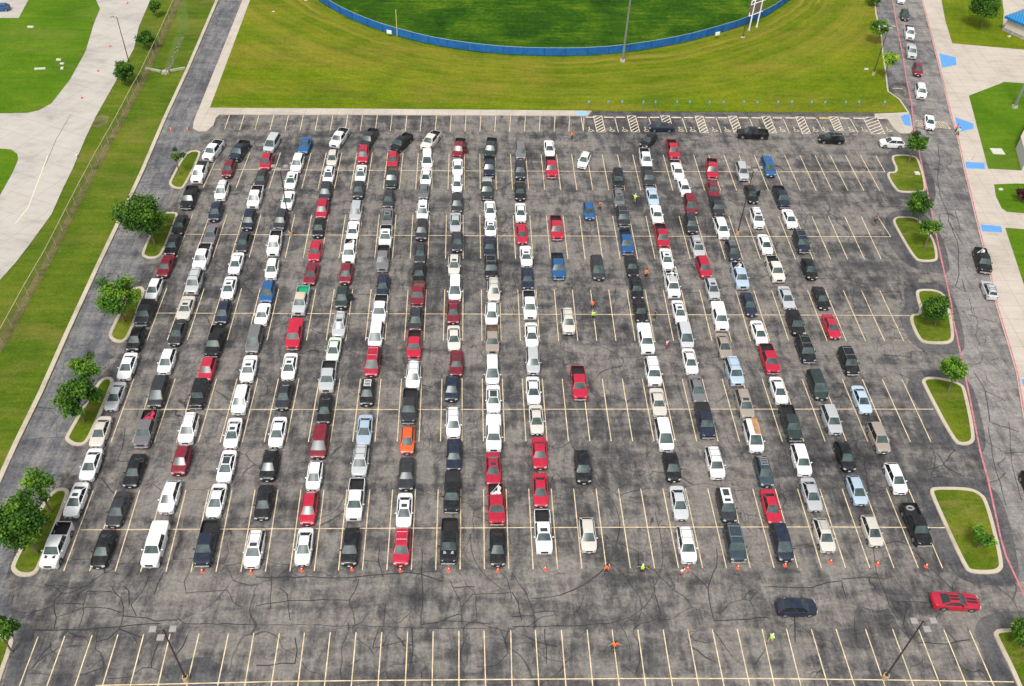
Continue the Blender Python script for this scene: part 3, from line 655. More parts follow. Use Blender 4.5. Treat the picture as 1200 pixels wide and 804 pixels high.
for (x, y, sx_, sy_, rz, lab) in ((36, 32, 1.3, .6, 0, 'small pale concrete slab in the meadow grass below the car park corner'), (47, 81, 2.2, .5, .15, 'long narrow pale concrete slab lying in the meadow grass'),
        (69, 70.5, .95, .6, 0, 'pale concrete block at the top of the cluster of three in the meadow'), (73, 75, .8, .5, -.2, 'pale concrete block in the middle of the cluster of three in the meadow'), (73, 80.5, .55, .8, .1, 'pale concrete block at the bottom of the cluster of three in the meadow'),
        (358/4, 183, .5, .5, 0, 'small white utility box on the edge of the concrete road'), (193.5/4+0, 0, 0, 0, 0, None), (320.5, 14.3, .6, .35, .2, 'tiny pale valve cover on the lawn left of the outfield'), (358.5, .8, .7, .5, 0, 'white utility cover beside the blue outfield fence'),
        (1015, 81.5, .9, .45, 0, 'small pale concrete cover on the lawn beside the lamp base'), (1169, 177.5, 2.3, 2.0, -.05, 'square pale concrete pad set in the lawn of the plaza'), (1172.5, 222.5, .7, .55, .3, 'small white utility cover on the plaza grass above the shrub'),
        (1074.5, 203.5, .9, .9, 0, 'small concrete pad in the topmost right island'), (1130/1, 43/1, 0, 0, 0, None), (1182.5, 43.2, .7, .5, .3, 'small white rock beside the blue roofed building')):
    if lab is None: continue
    bm = bmesh.new(); hgt = .22 if sx_ < 2.25 else .12; box(bm, (0, 0, hgt/2), (sx_, sy_, hgt), 0, .92, .02)
    o = link('concrete_slab', mesh_from_bm('concrete_slab', bm, mat('slab_white', (.50, .49, .42), .8, var=.12)), None, at(x, y, .06 if x < 600 else .17), (0, 0, rz))
    tag(o, lab, 'slab')

# ------------------------------------------------------------------ wheel stops
ws = None
M_WS = mat('wheel_stop_concrete', (.66, .56, .42), .8, var=.12); M_WSY = mat('yellow_wheel_stop', (.75, .50, .05), .7)
stops = [(691.7, 0), (713.5, 0), (727, 0), (752.5, 0), (767, 0), (792.3, 0), (806.8, 0), (831.7, 0), (846.7, 0), (871, 0), (886, 0), (911, 0), (926, 0), (950, 0), (965.4, 1), (990, 0), (1005.4, 0), (1034, 0)]
bm = bmesh.new()
for sx_ in (-1,):
    pr = [(-.09, 0), (-.06, .12), (.06, .12), (.09, 0)]
    A = [bm.verts.new((-.92, y, z)) for y, z in pr]; B = [bm.verts.new((.92, y, z)) for y, z in pr]
    for i in range(4): bm.faces.new((A[i], A[(i+1) % 4], B[(i+1) % 4], B[i]))
    bm.faces.new(A); bm.faces.new(B[::-1])
wsm = mesh_from_bm('wheel_stop', bm, M_WS); wsy = wsm.copy(); wsy.materials.clear(); wsy.materials.append(M_WSY)
ORD = 'first second third fourth fifth sixth seventh eighth ninth tenth eleventh twelfth thirteenth fourteenth fifteenth sixteenth seventeenth eighteenth nineteenth twentieth'.split()
k = 0
for i, (x, yel) in enumerate(stops):
    o = link('wheel_stop', wsy if yel else wsm, None, at(x, 137.6+(x-690)*.004, .016))
    if yel: lab = 'yellow painted wheel stop, the only yellow one in the row'
    else:
        lab = 'pale concrete wheel stop, %s pale one from the left in the accessible row' % ORD[k]; k += 1
    tag(o, lab, 'wheel stop', 'wheel stops along the accessible bays')

# ------------------------------------------------------------------ accessible parking signs
M_WH = mat('sign_white', (.75, .80, .80), .5)
xs = [689, 712, 728, 753, 767, 792, 807, 830, 846, 870, 885.7, 909.7, 925.7, 949, 964.5, 988.7, 1004, 1034]
bm = bmesh.new(); tube(bm, (0, 0, 0), (0, 0, 2.1), .03, n=6); postm = mesh_from_bm('post', bm, M_METAL)
bm = bmesh.new(); box(bm, (0, -.05, 1.75), (.36, .03, .52), 0, 1, .008); platem = mesh_from_bm('sign_plate', bm, M_SIGNBLUE)
bm = bmesh.new()
def flat_xz(bm, P, wd, y):
    for a, b in zip(P, P[1:]):
        a, b = Vector(a), Vector(b); d = (b-a).normalized(); nn = Vector((-d.y, d.x))*wd/2
        q = [a+nn, b+nn, b-nn, a-nn]; bm.faces.new([bm.verts.new((p.x, y, p.y)) for p in q])
flat_xz(bm, [(math.cos(R(t))*.11+.02, 1.70+math.sin(R(t))*.11) for t in range(150, 371, 22)], .03, -.069)
flat_xz(bm, [(-.02, 1.92), (-.02, 1.76), (.08, 1.76), (.13, 1.64)], .03, -.070)
flat_xz(bm, [(-.02+math.cos(R(t))*.025, 1.96+math.sin(R(t))*.025) for t in range(0, 361, 60)], .03, -.069)
symm = mesh_from_bm('wheelchair_symbol', bm, M_WH)
for i, x in enumerate(xs):
    b0 = at(x-.3, 128.6, LZ+.03)
    e = empty('accessible_parking_sign', b0)
    tag(e, 'small blue accessible parking sign on a post, %s from the left on the lawn' % ORD[i], 'sign', 'accessible parking signs along the lawn edge')
    link('post', postm, e); pl = link('sign_plate', platem, e); link('wheelchair_symbol', symm, pl)

# ------------------------------------------------------------------ building corners on the right
M_WALL = concrete('pale_block_wall', (.58, .52, .46), None, 0, .12); M_PLINTH = mat('stone_plinth', (.30, .28, .26), .9, var=.3, scale=1.5)
M_ROOF, t_, b_ = new_mat('blue_standing_seam_roof'); n_ = N(t_)
b_.inputs['Roughness'].default_value = .35; b_.inputs['Metallic'].default_value = .2
wv = t_.nodes.new('ShaderNodeTexWave'); wv.inputs['Scale'].default_value = .55; wv.bands_direction = 'X'; t_.links.new(n_.pos((1, 1, 1), .5), wv.inputs['Vector'])
t_.links.new(n_.ramp(wv.outputs[0], [(.0, (.008, .10, .26)), (.18, (.02, .22, .50)), (.9, (.03, .26, .56))]), b_.inputs['Base Color'])
def extr(name, P, z0, z1, M, parent, root):
    bm = bmesh.new(); lo = [bm.verts.new((p.x, p.y, z0)) for p in P]; hi = [bm.verts.new((p.x, p.y, z1)) for p in P]; n = len(P)
    bm.faces.new(hi); bm.faces.new(lo[::-1])
    for i in range(n): bm.faces.new((lo[i], lo[(i+1) % n], hi[(i+1) % n], hi[i]))
    return rel(link(name, mesh_from_bm(name, bm, M), parent), root)
c0 = at(1174.5, 35.6, .17); c1 = at(1206, 49.5, .17)
d = (c1-c0); d.z = 0; d.normalize(); back = Vector((-d.y, d.x, 0))
W_ = [c0, c0+d*22, c0+d*22+back*14, c0+back*14]
bl = tag(empty('school_building', c0), 'pale low building corner with blue standing seam metal roof', 'building')
extr('plinth', [c0, c0+d*22.1, c0+d*22.1+back*14, c0+back*14], .17, .85, M_PLINTH, bl, bl)
W2 = [c0+d*.12+back*.12, c0+d*22+back*.12, c0+d*22+back*13.9, c0+d*.12+back*13.9]
extr('wall', W2, .85, 3.0, M_WALL, bl, bl)
ov = .5; E_ = [c0-d*ov-back*ov, c0+d*22.4-back*ov, c0+d*22.4+back*14.5, c0-d*ov+back*14.5]
extr('fascia', E_, 3.0, 3.5, mat('blue_fascia', (.01, .14, .40), .4), bl, bl)
bm = bmesh.new()
cc = [p.copy() for p in E_]; r0 = (cc[0]+cc[3])/2+d*7; r1 = (cc[1]+cc[2])/2-d*2
V = [bm.verts.new((p.x, p.y, 3.504)) for p in cc] + [bm.verts.new((r0.x, r0.y, 5.6)), bm.verts.new((r1.x, r1.y, 5.6))]
for q in ((0, 1, 5, 4), (1, 2, 5), (2, 3, 4, 5), (3, 0, 4)): bm.faces.new([V[i] for i in q])
rel(link('roof', mesh_from_bm('roof', bm, M_ROOF), bl), bl)
c0 = at(1190, 174.3, .17); c1 = at(1197, 200, .17); c2 = at(1202, 150, .17)
P = [c1, c1+Vector((12, -1, 0)), c1+Vector((12, 12, 0)), c2, c0]
bl = tag(empty('concrete_structure', c1), 'plain pale grey wall block at the right edge of the plaza lawn', 'building')
extr('wall', P, .17, 2.6, mat('grey_render', (.50, .49, .48), .8, var=.1), bl, bl)
cen_ = sum(P, Vector())/len(P); extr('coping', [cen_+(p-cen_)*1.02 for p in P], 2.602, 2.75, M_CONC, bl, bl)
# ------------------------------------------------------------------ car kit
M_PAINT, t_, b_ = new_mat('car_paint')
oi = t_.nodes.new('ShaderNodeObjectInfo'); n_ = N(t_)
tc = t_.nodes.new('ShaderNodeTexCoord'); dirt = n_.noise(tc.outputs['Object'], 1.6, 5, .7)
c_ = n_.mix(n_.ramp(dirt, [(.45, 0.0), (.8, .16)]), oi.outputs['Color'], (.22, .20, .17))
t_.links.new(c_, b_.inputs['Base Color']); b_.inputs['Roughness'].default_value = .32; b_.inputs['Specular IOR Level'].default_value = .3; b_.inputs['Coat Weight'].default_value = .18; b_.inputs['Coat Roughness'].default_value = .08
M_TRIM = M_BLACK
M_WIND = mat('windscreen_glass', (.040, .064, .062), .25, spec=.38, var=.5, scale=1.3)
M_SIDE = mat('tinted_side_glass', (.012, .015, .017), .08, spec=.7)
M_REARG = mat('rear_glass', (.022, .028, .030), .08, spec=.7)
M_ROOFG = mat('sunroof_glass', (.035, .045, .05), .15, spec=.5)
M_TYR = mat('tyre_rubber', (.018, .018, .018), .8); M_RIM = mat('alloy_rim', (.42, .43, .45), .35, .6)
M_LAMP = mat('headlight_lens', (.42, .44, .44), .25, spec=.5); M_TAIL = mat('tail_light_lens', (.35, .015, .012), .25)
M_CHROME = mat('bumper_metal', (.55, .55, .55), .3, .6); M_BED = mat('bed_liner', (.013, .013, .014), .75, var=.3, scale=2)
M_PLATE = mat('plate_white', (.7, .7, .7), .5); M_SILBED = mat('silver_bed_liner', (.40, .41, .42), .5)
M_AMBER = mat('wood_board', (.42, .22, .09), .7, var=.35, scale=1.2)
M_BRN = mat('brown_bed_load', (.12, .075, .055), .8, var=.3)
M_GRN = mat('green_bed_mat', (.01, .30, .15), .6); M_LOAD = mat('white_load', (.6, .6, .58), .6, var=.3, scale=2); M_LOADR = mat('red_load', (.5, .03, .08), .5)

def lerp_tab(tab, x):
    if x <= tab[0][0]: return tab[0][1]
    for (a, va), (b, vb) in zip(tab, tab[1:]):
        if x <= b: return va+(vb-va)*(x-a)/(b-a)
    return tab[-1][1]
#  L, W, top-line table (distance from nose, height), cabin (front base, front top, rear top, rear base, belt z, roof z, half width belt, half width roof), wheel radius, wheel x from nose, wheel from tail, bed
SPEC = dict(
 sedan=dict(L=4.8, W=1.83, top=[(0, .62), (.06, .74), (.5, .86), (1.35, .98), (4.05, 1.03), (4.65, 1.0), (4.78, .86), (4.8, .7)], cab=(1.30, 2.12, 3.32, 4.12, .96, 1.45, .80, .57), r=.33, wf=.92, wr=1.03),
 coupe=dict(L=4.7, W=1.88, top=[(0, .62), (.06, .76), (.5, .88), (1.5, .98), (3.9, 1.02), (4.55, 1.02), (4.68, .88), (4.7, .7)], cab=(1.50, 2.25, 3.10, 4.05, .96, 1.38, .80, .56), r=.35, wf=.92, wr=1.05),
 hatchback=dict(L=4.2, W=1.78, top=[(0, .62), (.06, .76), (.45, .9), (1.1, 1.02), (4.0, 1.02), (4.12, .95), (4.2, .7)], cab=(1.0, 1.82, 3.5, 4.08, .98, 1.52, .79, .60), r=.32, wf=.82, wr=.72),
 suv=dict(L=4.8, W=1.90, top=[(0, .70), (.06, .88), (.4, 1.0), (1.25, 1.12), (4.6, 1.12), (4.74, 1.0), (4.8, .75)], cab=(1.20, 1.90, 4.22, 4.70, 1.08, 1.74, .84, .66), r=.37, wf=.92, wr=.95),
 boxsuv=dict(L=4.7, W=1.88, top=[(0, .80), (.05, 1.0), (.3, 1.1), (1.35, 1.15), (4.6, 1.15), (4.66, 1.05), (4.7, .8)], cab=(1.40, 1.78, 4.52, 4.64, 1.12, 1.86, .84, .76), r=.40, wf=.85, wr=.85),
 minivan=dict(L=5.1, W=1.96, top=[(0, .64), (.06, .78), (.45, .93), (1.05, 1.08), (4.95, 1.08), (5.04, 1.0), (5.1, .75)], cab=(.92, 1.95, 4.62, 5.02, 1.03, 1.76, .88, .70), r=.34, wf=.95, wr=1.0),
 pickup=dict(L=5.75, W=1.98, top=[(0, .82), (.05, 1.04), (.4, 1.14), (1.45, 1.20), (3.78, 1.24), (5.66, 1.26), (5.72, 1.2), (5.75, .9)], cab=(1.38, 1.98, 3.52, 3.80, 1.16, 1.87, .86, .68), r=.40, wf=.98, wr=1.18, bed=(3.92, 5.62)))
SPEC['crossover'] = dict(L=4.55, W=1.84, top=[(0, .66), (.06, .84), (.4, .97), (1.15, 1.08), (4.35, 1.08), (4.5, .98), (4.55, .75)], cab=(1.08, 1.92, 3.75, 4.42, 1.03, 1.64, .82, .60), r=.35, wf=.88, wr=.90)
SPEC['fullsuv'] = dict(L=5.1, W=1.99, top=[(0, .76), (.05, .96), (.35, 1.08), (1.35, 1.18), (4.9, 1.18), (5.04, 1.05), (5.1, .8)], cab=(1.28, 1.92, 4.70, 5.00, 1.14, 1.86, .87, .71), r=.40, wf=.95, wr=1.02)
SPEC['longsedan'] = dict(L=5.0, W=1.87, top=[(0, .64), (.05, .78), (.5, .87), (1.5, .96), (4.0, .99), (4.86, .97), (4.96, .86), (5.0, .7)], cab=(1.45, 2.15, 3.45, 4.10, .94, 1.42, .81, .62), r=.33, wf=.98, wr=1.10)
SPEC['smallpickup'] = dict(L=5.3, W=1.86, top=[(0, .76), (.05, .94), (.4, 1.04), (1.4, 1.10), (3.35, 1.14), (5.2, 1.16), (5.26, 1.1), (5.3, .85)], cab=(1.33, 1.98, 3.05, 3.35, 1.06, 1.72, .81, .63), r=.36, wf=.92, wr=1.10, bed=(3.48, 5.17))
MESH = {}
def body_mesh(kind):
    s = SPEC[kind]; L, W = s['L'], s['W']/2; bm = bmesh.new()
    st = [0, .03, .10, .22, .38]
    x = .5
    while x < L-.5: st.append(x); x += .11
    st += [L-.38, L-.22, L-.10, L-.03, L]
    bed = s.get('bed')
    if bed: st += [bed[0]-.001, bed[0]+.001, bed[1]-.001, bed[1]+.001]
    st = sorted(st); rings = []
    ra = s['r']+.075; wc = (s['wf'], L-s['wr'])
    for t in st:
        e = min(t, L-t)
        k = lerp_tab([(0, .60), (.03, .70), (.10, .80), (.22, .885), (.38, .94), (.6, .98), (1.0, 1)] if not s.get('bed') and kind != 'boxsuv' else [(0, .72), (.03, .82), (.10, .90), (.22, .95), (.5, .985), (1.0, 1)], e)
        hw = W*k; zt = lerp_tab(s['top'], t)
        zb = lerp_tab([(0, .42), (.05, .28), (.3, .20)], e)
        zs = zb
        for c in wc:
            if abs(t-c) < ra: zs = max(zs, s['r']+math.sqrt(ra*ra-(t-c)**2)-.02)
        zsh = zt-.07; zs = min(zs, zsh-.08)
        y = t-L/2
        inb = bed and bed[0] < t < bed[1]
        if inb: top = [(hw*.965, zt), (hw*.90, zt), (hw*.89, .78), (hw*.4, .78), (0, .78)]
        else: top = [(hw*.965, zsh+.03), (hw*.89, zt-.012), (hw*.7, zt+.004), (hw*.35, zt+.022), (0, zt+.026)]
        half = [(0, zb), (hw*.80, zb), (hw*.82, zs), (hw*.985, zs), (hw, zs+(zsh-zs)*.45), (hw*.992, zsh-.03)] + top
        ring = [bm.verts.new((a, y, z)) for a, z in half] + [bm.verts.new((-a, y, z)) for a, z in half[-2:0:-1]]
        rings.append(ring)
    for a, b in zip(rings, rings[1:]):
        n = len(a)
        for i in range(n): bm.faces.new((a[i], a[(i+1) % n], b[(i+1) % n], b[i]))
    bm.faces.new(rings[0]); bm.faces.new(rings[-1][::-1])
    # cabin shell
    fb, ft, rt, rb, zb, zr, bw, rw = s['cab']; bw = bw*W/.915; rw = rw*W/.915
    nx, ny = 6, 6
    def T_(i, j):
        u = -1+2*i/nx; v = j/ny; y = ft+(rt-ft)*v-L/2
        z = zr-.045*u*u-.03*(1-v)**3-.035*v**3
        wv_ = rw*(1-.05*abs(2*v-1)**2)
        return Vector((u*wv_, y, z))
    G = [[bm.verts.new(T_(i, j)) for j in range(ny+1)] for i in range(nx+1)]
    for i in range(nx):
        for j in range(ny): bm.faces.new((G[i][j], G[i+1][j], G[i+1][j+1], G[i][j+1]))
    edge = [(i, 0) for i in range(nx)] + [(nx, j) for j in range(ny)] + [(i, ny) for i in range(nx, 0, -1)] + [(0, j) for j in range(ny, 0, -1)]
    low = []
    for i, j in edge:
        u = -1+2*i/nx; v = j/ny; cv = .10*(1-u*u)
        yy = fb+(rb-fb)*v-L/2
        if j == 0: yy -= cv*.9
        if j == ny: yy += cv*.25
        low.append(bm.verts.new((u*bw, yy, zb)))
    n = len(edge)
    for k in range(n):
        a, b = edge[k], edge[(k+1) % n]
        bm.faces.new((G[a[0]][a[1]], G[b[0]][b[1]], low[(k+1) % n], low[k]))
    me = mesh_from_bm(kind+'_body', bm, M_PAINT, 38)
    return me
def bil(A, B, C, D, u, v):  # A bottom-left, B bottom-right, C top-right, D top-left
    return (A*(1-u)+B*u)*(1-v)+(D*(1-u)+C*u)*v
def pane(name, quad, u0, u1, v0, v1, M, off=.014, bow=0.0):
    """thin curved glass panel lying on the cabin face given by its four corners"""
    A, B, C, D = quad; nrm = (B-A).cross(D-A).normalized(); bm = bmesh.new(); nu, nv = (6, 2) if bow else (1, 1)
    def P(i, j, o): 
        u = u0+(u1-u0)*i/nu; v = v0+(v1-v0)*j/nv; k = (2*u-1)**2
        return bil(A, B, C, D, u, v)+nrm*(o+bow*(1-k)*(1-v))
    F = [[bm.verts.new(P(i, j, off)) for j in range(nv+1)] for i in range(nu+1)]
    Bk = [[bm.verts.new(P(i, j, off-.02)) for j in range(nv+1)] for i in range(nu+1)]
    for i in range(nu):
        for j in range(nv):
            bm.faces.new((F[i][j], F[i+1][j], F[i+1][j+1], F[i][j+1])); bm.faces.new((Bk[i][j+1], Bk[i+1][j+1], Bk[i+1][j], Bk[i][j]))
    bd = [(i, 0) for i in range(nu)] + [(nu, j) for j in range(nv)] + [(i, nv) for i in range(nu, 0, -1)] + [(0, j) for j in range(nv, 0, -1)]
    for k in range(len(bd)):
        a, b = bd[k], bd[(k+1) % len(bd)]
        bm.faces.new((F[b[0]][b[1]], F[a[0]][a[1]], Bk[a[0]][a[1]], Bk[b[0]][b[1]]))
    return mesh_from_bm(name, bm, M, 50)
def bmesh_box(name, c, s, M, bev=.02, taper=1.0):
    bm = bmesh.new(); box(bm, Vector(c), s, 0, taper, bev); return mesh_from_bm(name, bm, M, 40)
def wheel_mesh(r, side):
    bm = bmesh.new(); wd = .22
    prof = [(r*.60, -wd/2), (r*.95, -wd/2), (r, -wd/2+.04), (r, wd/2-.04), (r*.95, wd/2), (r*.60, wd/2)]
    n = 20; rg = []
    for i in range(n):
        a = math.tau*i/n; rg.append([bm.verts.new((x, math.cos(a)*q, math.sin(a)*q)) for q, x in prof])
    for i in range(n):
        for k in range(5): bm.faces.new((rg[i][k], rg[(i+1) % n][k], rg[(i+1) % n][k+1], rg[i][k+1]))
    for f in bm.faces: f.material_index = 0
    for sg in (-1, 1):
        c = bm.verts.new((sg*wd*.36, 0, 0)); c.index = 0
        for i in range(n):
            a, b = rg[i][0 if sg < 0 else 5], rg[(i+1) % n][0 if sg < 0 else 5]
            f = bm.faces.new((c, a, b) if sg > 0 else (c, b, a)); f.material_index = 1 if i % 4 != 3 else 0
    return mesh_from_bm('wheel', bm, [M_TYR, M_RIM], 40)
def shell(kind):
    """the curved faces of the cabin: front, rear, left and right, as functions of (u, v) in 0..1, v upwards"""
    s = SPEC[kind]; W = s['W']/2; h = s['L']/2; fb, ft, rt, rb, zb, zr, bw, rw = s['cab']; bw *= W/.915; rw *= W/.915
    def T_(u, v): return Vector((u*rw*(1-.05*abs(2*v-1)**2), ft+(rt-ft)*v-h, zr-.045*u*u-.03*(1-v)**3-.035*v**3))
    def front(u, v): x = -1+2*u; return Vector((x*bw, fb-h-.09*(1-x*x), zb))*(1-v)+T_(x, 0)*v
    def rear(u, v): x = 1-2*u; return Vector((x*bw, rb-h+.025*(1-x*x), zb))*(1-v)+T_(x, 1)*v
    def left(u, v): return Vector((-bw, rb+(fb-rb)*u-h, zb))*(1-v)+T_(-1, 1-u)*v
    def right(u, v): return Vector((bw, fb+(rb-fb)*u-h, zb))*(1-v)+T_(1, u)*v
    return dict(front=front, rear=rear, left=left, right=right)
def pane2(name, F, u0, u1, v0, v1, M, off=.014, nu=8, nv=3, tap=0.0):
    """glass panel hugging a curved cabin face"""
    bm = bmesh.new(); e = 1e-3
    def P(i, j, o):
        v = v0+(v1-v0)*j/nv; a, b = u0+tap*(j/nv), u1-tap*(j/nv); u = a+(b-a)*i/nu
        p = F(u, v); nr = (F(u+e, v)-F(u-e, v)).cross(F(u, v+e)-F(u, v-e)).normalized()
        return p+nr*o
    A = [[bm.verts.new(P(i, j, off)) for j in range(nv+1)] for i in range(nu+1)]
    Bk = [[bm.verts.new(P(i, j, -.01)) for j in range(nv+1)] for i in range(nu+1)]
    for i in range(nu):
        for j in range(nv): bm.faces.new((A[i][j], A[i+1][j], A[i+1][j+1], A[i][j+1])); bm.faces.new((Bk[i][j+1], Bk[i+1][j+1], Bk[i+1][j], Bk[i][j]))
    bd = [(i, 0) for i in range(nu)] + [(nu, j) for j in range(nv)] + [(i, nv) for i in range(nu, 0, -1)] + [(0, j) for j in range(nv, 0, -1)]
    for k in range(len(bd)):
        a, b = bd[k], bd[(k+1) % len(bd)]; bm.faces.new((A[b[0]][b[1]], A[a[0]][a[1]], Bk[a[0]][a[1]], Bk[b[0]][b[1]]))
    return mesh_from_bm(name, bm, M, 50)
def kit(kind):
    """list of (name, mesh, location, parent name) for a vehicle body style"""
    if kind in MESH: return MESH[kind]
    s = SPEC[kind]; L, W = s['L'], s['W']/2; K = []
    fb, ft, rt, rb, zb, zr, bw, rw = s['cab']; bw = bw*W/.915; rw = rw*W/.915; h = L/2
    V = Vector; FC = shell(kind)
    K.append(('windshield', pane2('windshield', FC['front'], .055, .945, .05, .97, M_WIND, .014), None))
    K.append(('rear_window', pane2('rear_window', FC['rear'], .08, .92, .34 if kind not in ('sedan', 'coupe', 'longsedan') else .06, .95, M_REARG, .014), None))
    split = {'pickup': .60, 'minivan': .42, 'coupe': .62}.get(kind, .50)
    sl_ = (ft-fb)/(rb-fb); sr_ = (rb-rt)/(rb-fb)
    for fc in ('left', 'right'):
        fr = (.035, split-.012) if fc == 'right' else (1-split+.012, .965)
        bk = (split+.012, .965) if fc == 'right' else (.035, 1-split-.012)
        for a, b in (fr, bk): K.append(('side_window', pane2('side_window', FC[fc], a, b, .04, .93, M_SIDE, .016, 4, 1), None))
    for y in (s['wf']-h, L-s['wr']-h):
        for sg in (-1, 1): K.append(('wheel', MESH.setdefault('w%.2f' % s['r'], wheel_mesh(s['r'], 1)), (sg*(W-.125), y, s['r'])))
    zt = lerp_tab(s['top'], .1)
    big = kind in ('pickup', 'boxsuv', 'fullsuv')
    for sg in (-1, 1):
        bm = bmesh.new(); box(bm, V((0, 0, 0)), (.36, .26 if not big else .16, .17), 0, .85, .03)
        bmesh.ops.transform(bm, matrix=Matrix.Rotation(sg*R(24), 4, 'Z'), verts=bm.verts)
        K.append(('headlight', mesh_from_bm('headlight', bm, M_LAMP, 40), (sg*W*(.66 if not big else .72), -h+.15, zt-.085)))
        K.append(('tail_light', bmesh_box('tail_light', (0, 0, 0), (.20, .08, .22), M_TAIL), (sg*W*.72, h-.10 if not kind == 'pickup' else h-.07, .88)))
        bm = bmesh.new(); box(bm, V((sg*.10, 0, 0)), (.20, .12, .14), 0, 1, .03); tube(bm, (-sg*.08, .02, -.03), (sg*.04, 0, -.02), .025, n=6)
        K.append(('mirror', mesh_from_bm('mirror', bm, M_PAINT, 40), (sg*(bw+.06), fb-h+.42, zb+.09)))
    K.append(('grille', bmesh_box('grille', (0, 0, 0), (W*.85, .06, .20 if not big else .30), M_BLACK), (0, -h+.01, zt-.20 if not big else zt-.22)))
    K.append(('licence_plate', bmesh_box('licence_plate', (0, 0, 0), (.31, .03, .15), M_PLATE, .005), (0, -h-.015, .45)))
    if big:
        bm = bmesh.new(); box(bm, V((0, 0, 0)), (W*1.66, .20, .20), 0, .97, .06); K.append(('front_bumper', mesh_from_bm('front_bumper', bm, M_CHROME, 40), (0, -h+.03, .56)))
    else:
        bm = bmesh.new(); box(bm, V((0, 0, 0)), (W*1.1, .08, .12), 0, 1, .02); K.append(('air_intake', mesh_from_bm('air_intake', bm, M_BLACK, 40), (0, -h+.01, .36)))
    K.append(('cowl', pane2('cowl', FC['front'], .05, .95, -.02, .05, M_BLACK, .018, 8, 1), None))
    MESH[kind] = K; return K
def opt_mesh(key, f):
    if key not in MESH: MESH[key] = f()
    return MESH[key]
def frame_mesh(name, x, y0, y1, z, M, cross=(), r=.022):
    bm = bmesh.new()
    for sg in (-1, 1):
        tube(bm, (sg*x, y0, z), (sg*x, y1, z), r, n=6)
        for y in (y0, y1): tube(bm, (sg*x, y, z-.09), (sg*x, y, z), r, n=6)
    for y in cross: tube(bm, (-x, y, z+.01), (x, y, z+.01), r, n=6)
    return mesh_from_bm(name, bm, M, 50)

COLORS = dict(W=('white', (.72, .72, .71)), G=('silver', (.42, .43, .44)), g=('grey', (.15, .145, .15)), D=('dark grey', (.026, .028, .033)), K=('black', (.008, .009, .011)),
 N=('navy blue', (.012, .019, .038)), R=('red', (.40, .011, .036)), r=('dark red', (.17, .012, .024)), B=('blue', (.014, .085, .23)), b=('pale blue', (.36, .45, .54)),
 T=('tan', (.30, .255, .215)), C=('cream', (.55, .515, .46)), O=('orange', (.58, .09, .02)), E=('dark green', (.020, .034, .032)), S=('slate blue', (.030, .050, .066)), L=('pale green', (.56, .64, .54)))
FEAT = dict(sr='with a sunroof', rk='with roof rails', bk='with an open bed', cov='with a covered dark bed', kcov='with a black bed cover', wcov='with a white bed cover', rcov='with a red bed cover', scoop='with a hood scoop',
 load='with a loaded bed', green='with a green bed', brn='with a brown bed', slv='with a silver bed', opendoor='with an open door', kr='with a black roof', wroof='with a white roof', box='with a boxy body',
 whitebars='with white roof bars', rack='with a roof basket', woodrack='with a wooden roof load', tire='with a truck tyre in its bed', tanroof='', blk='')
TW = dict(sedan='sedan', suv='SUV', pickup='pickup truck', minivan='minivan', hatchback='hatchback', coupe='coupe')
proto = {}
def build_proto(kind):
    if kind in proto: return proto[kind]
    proto[kind] = body_mesh(kind); kit(kind); return proto[kind]
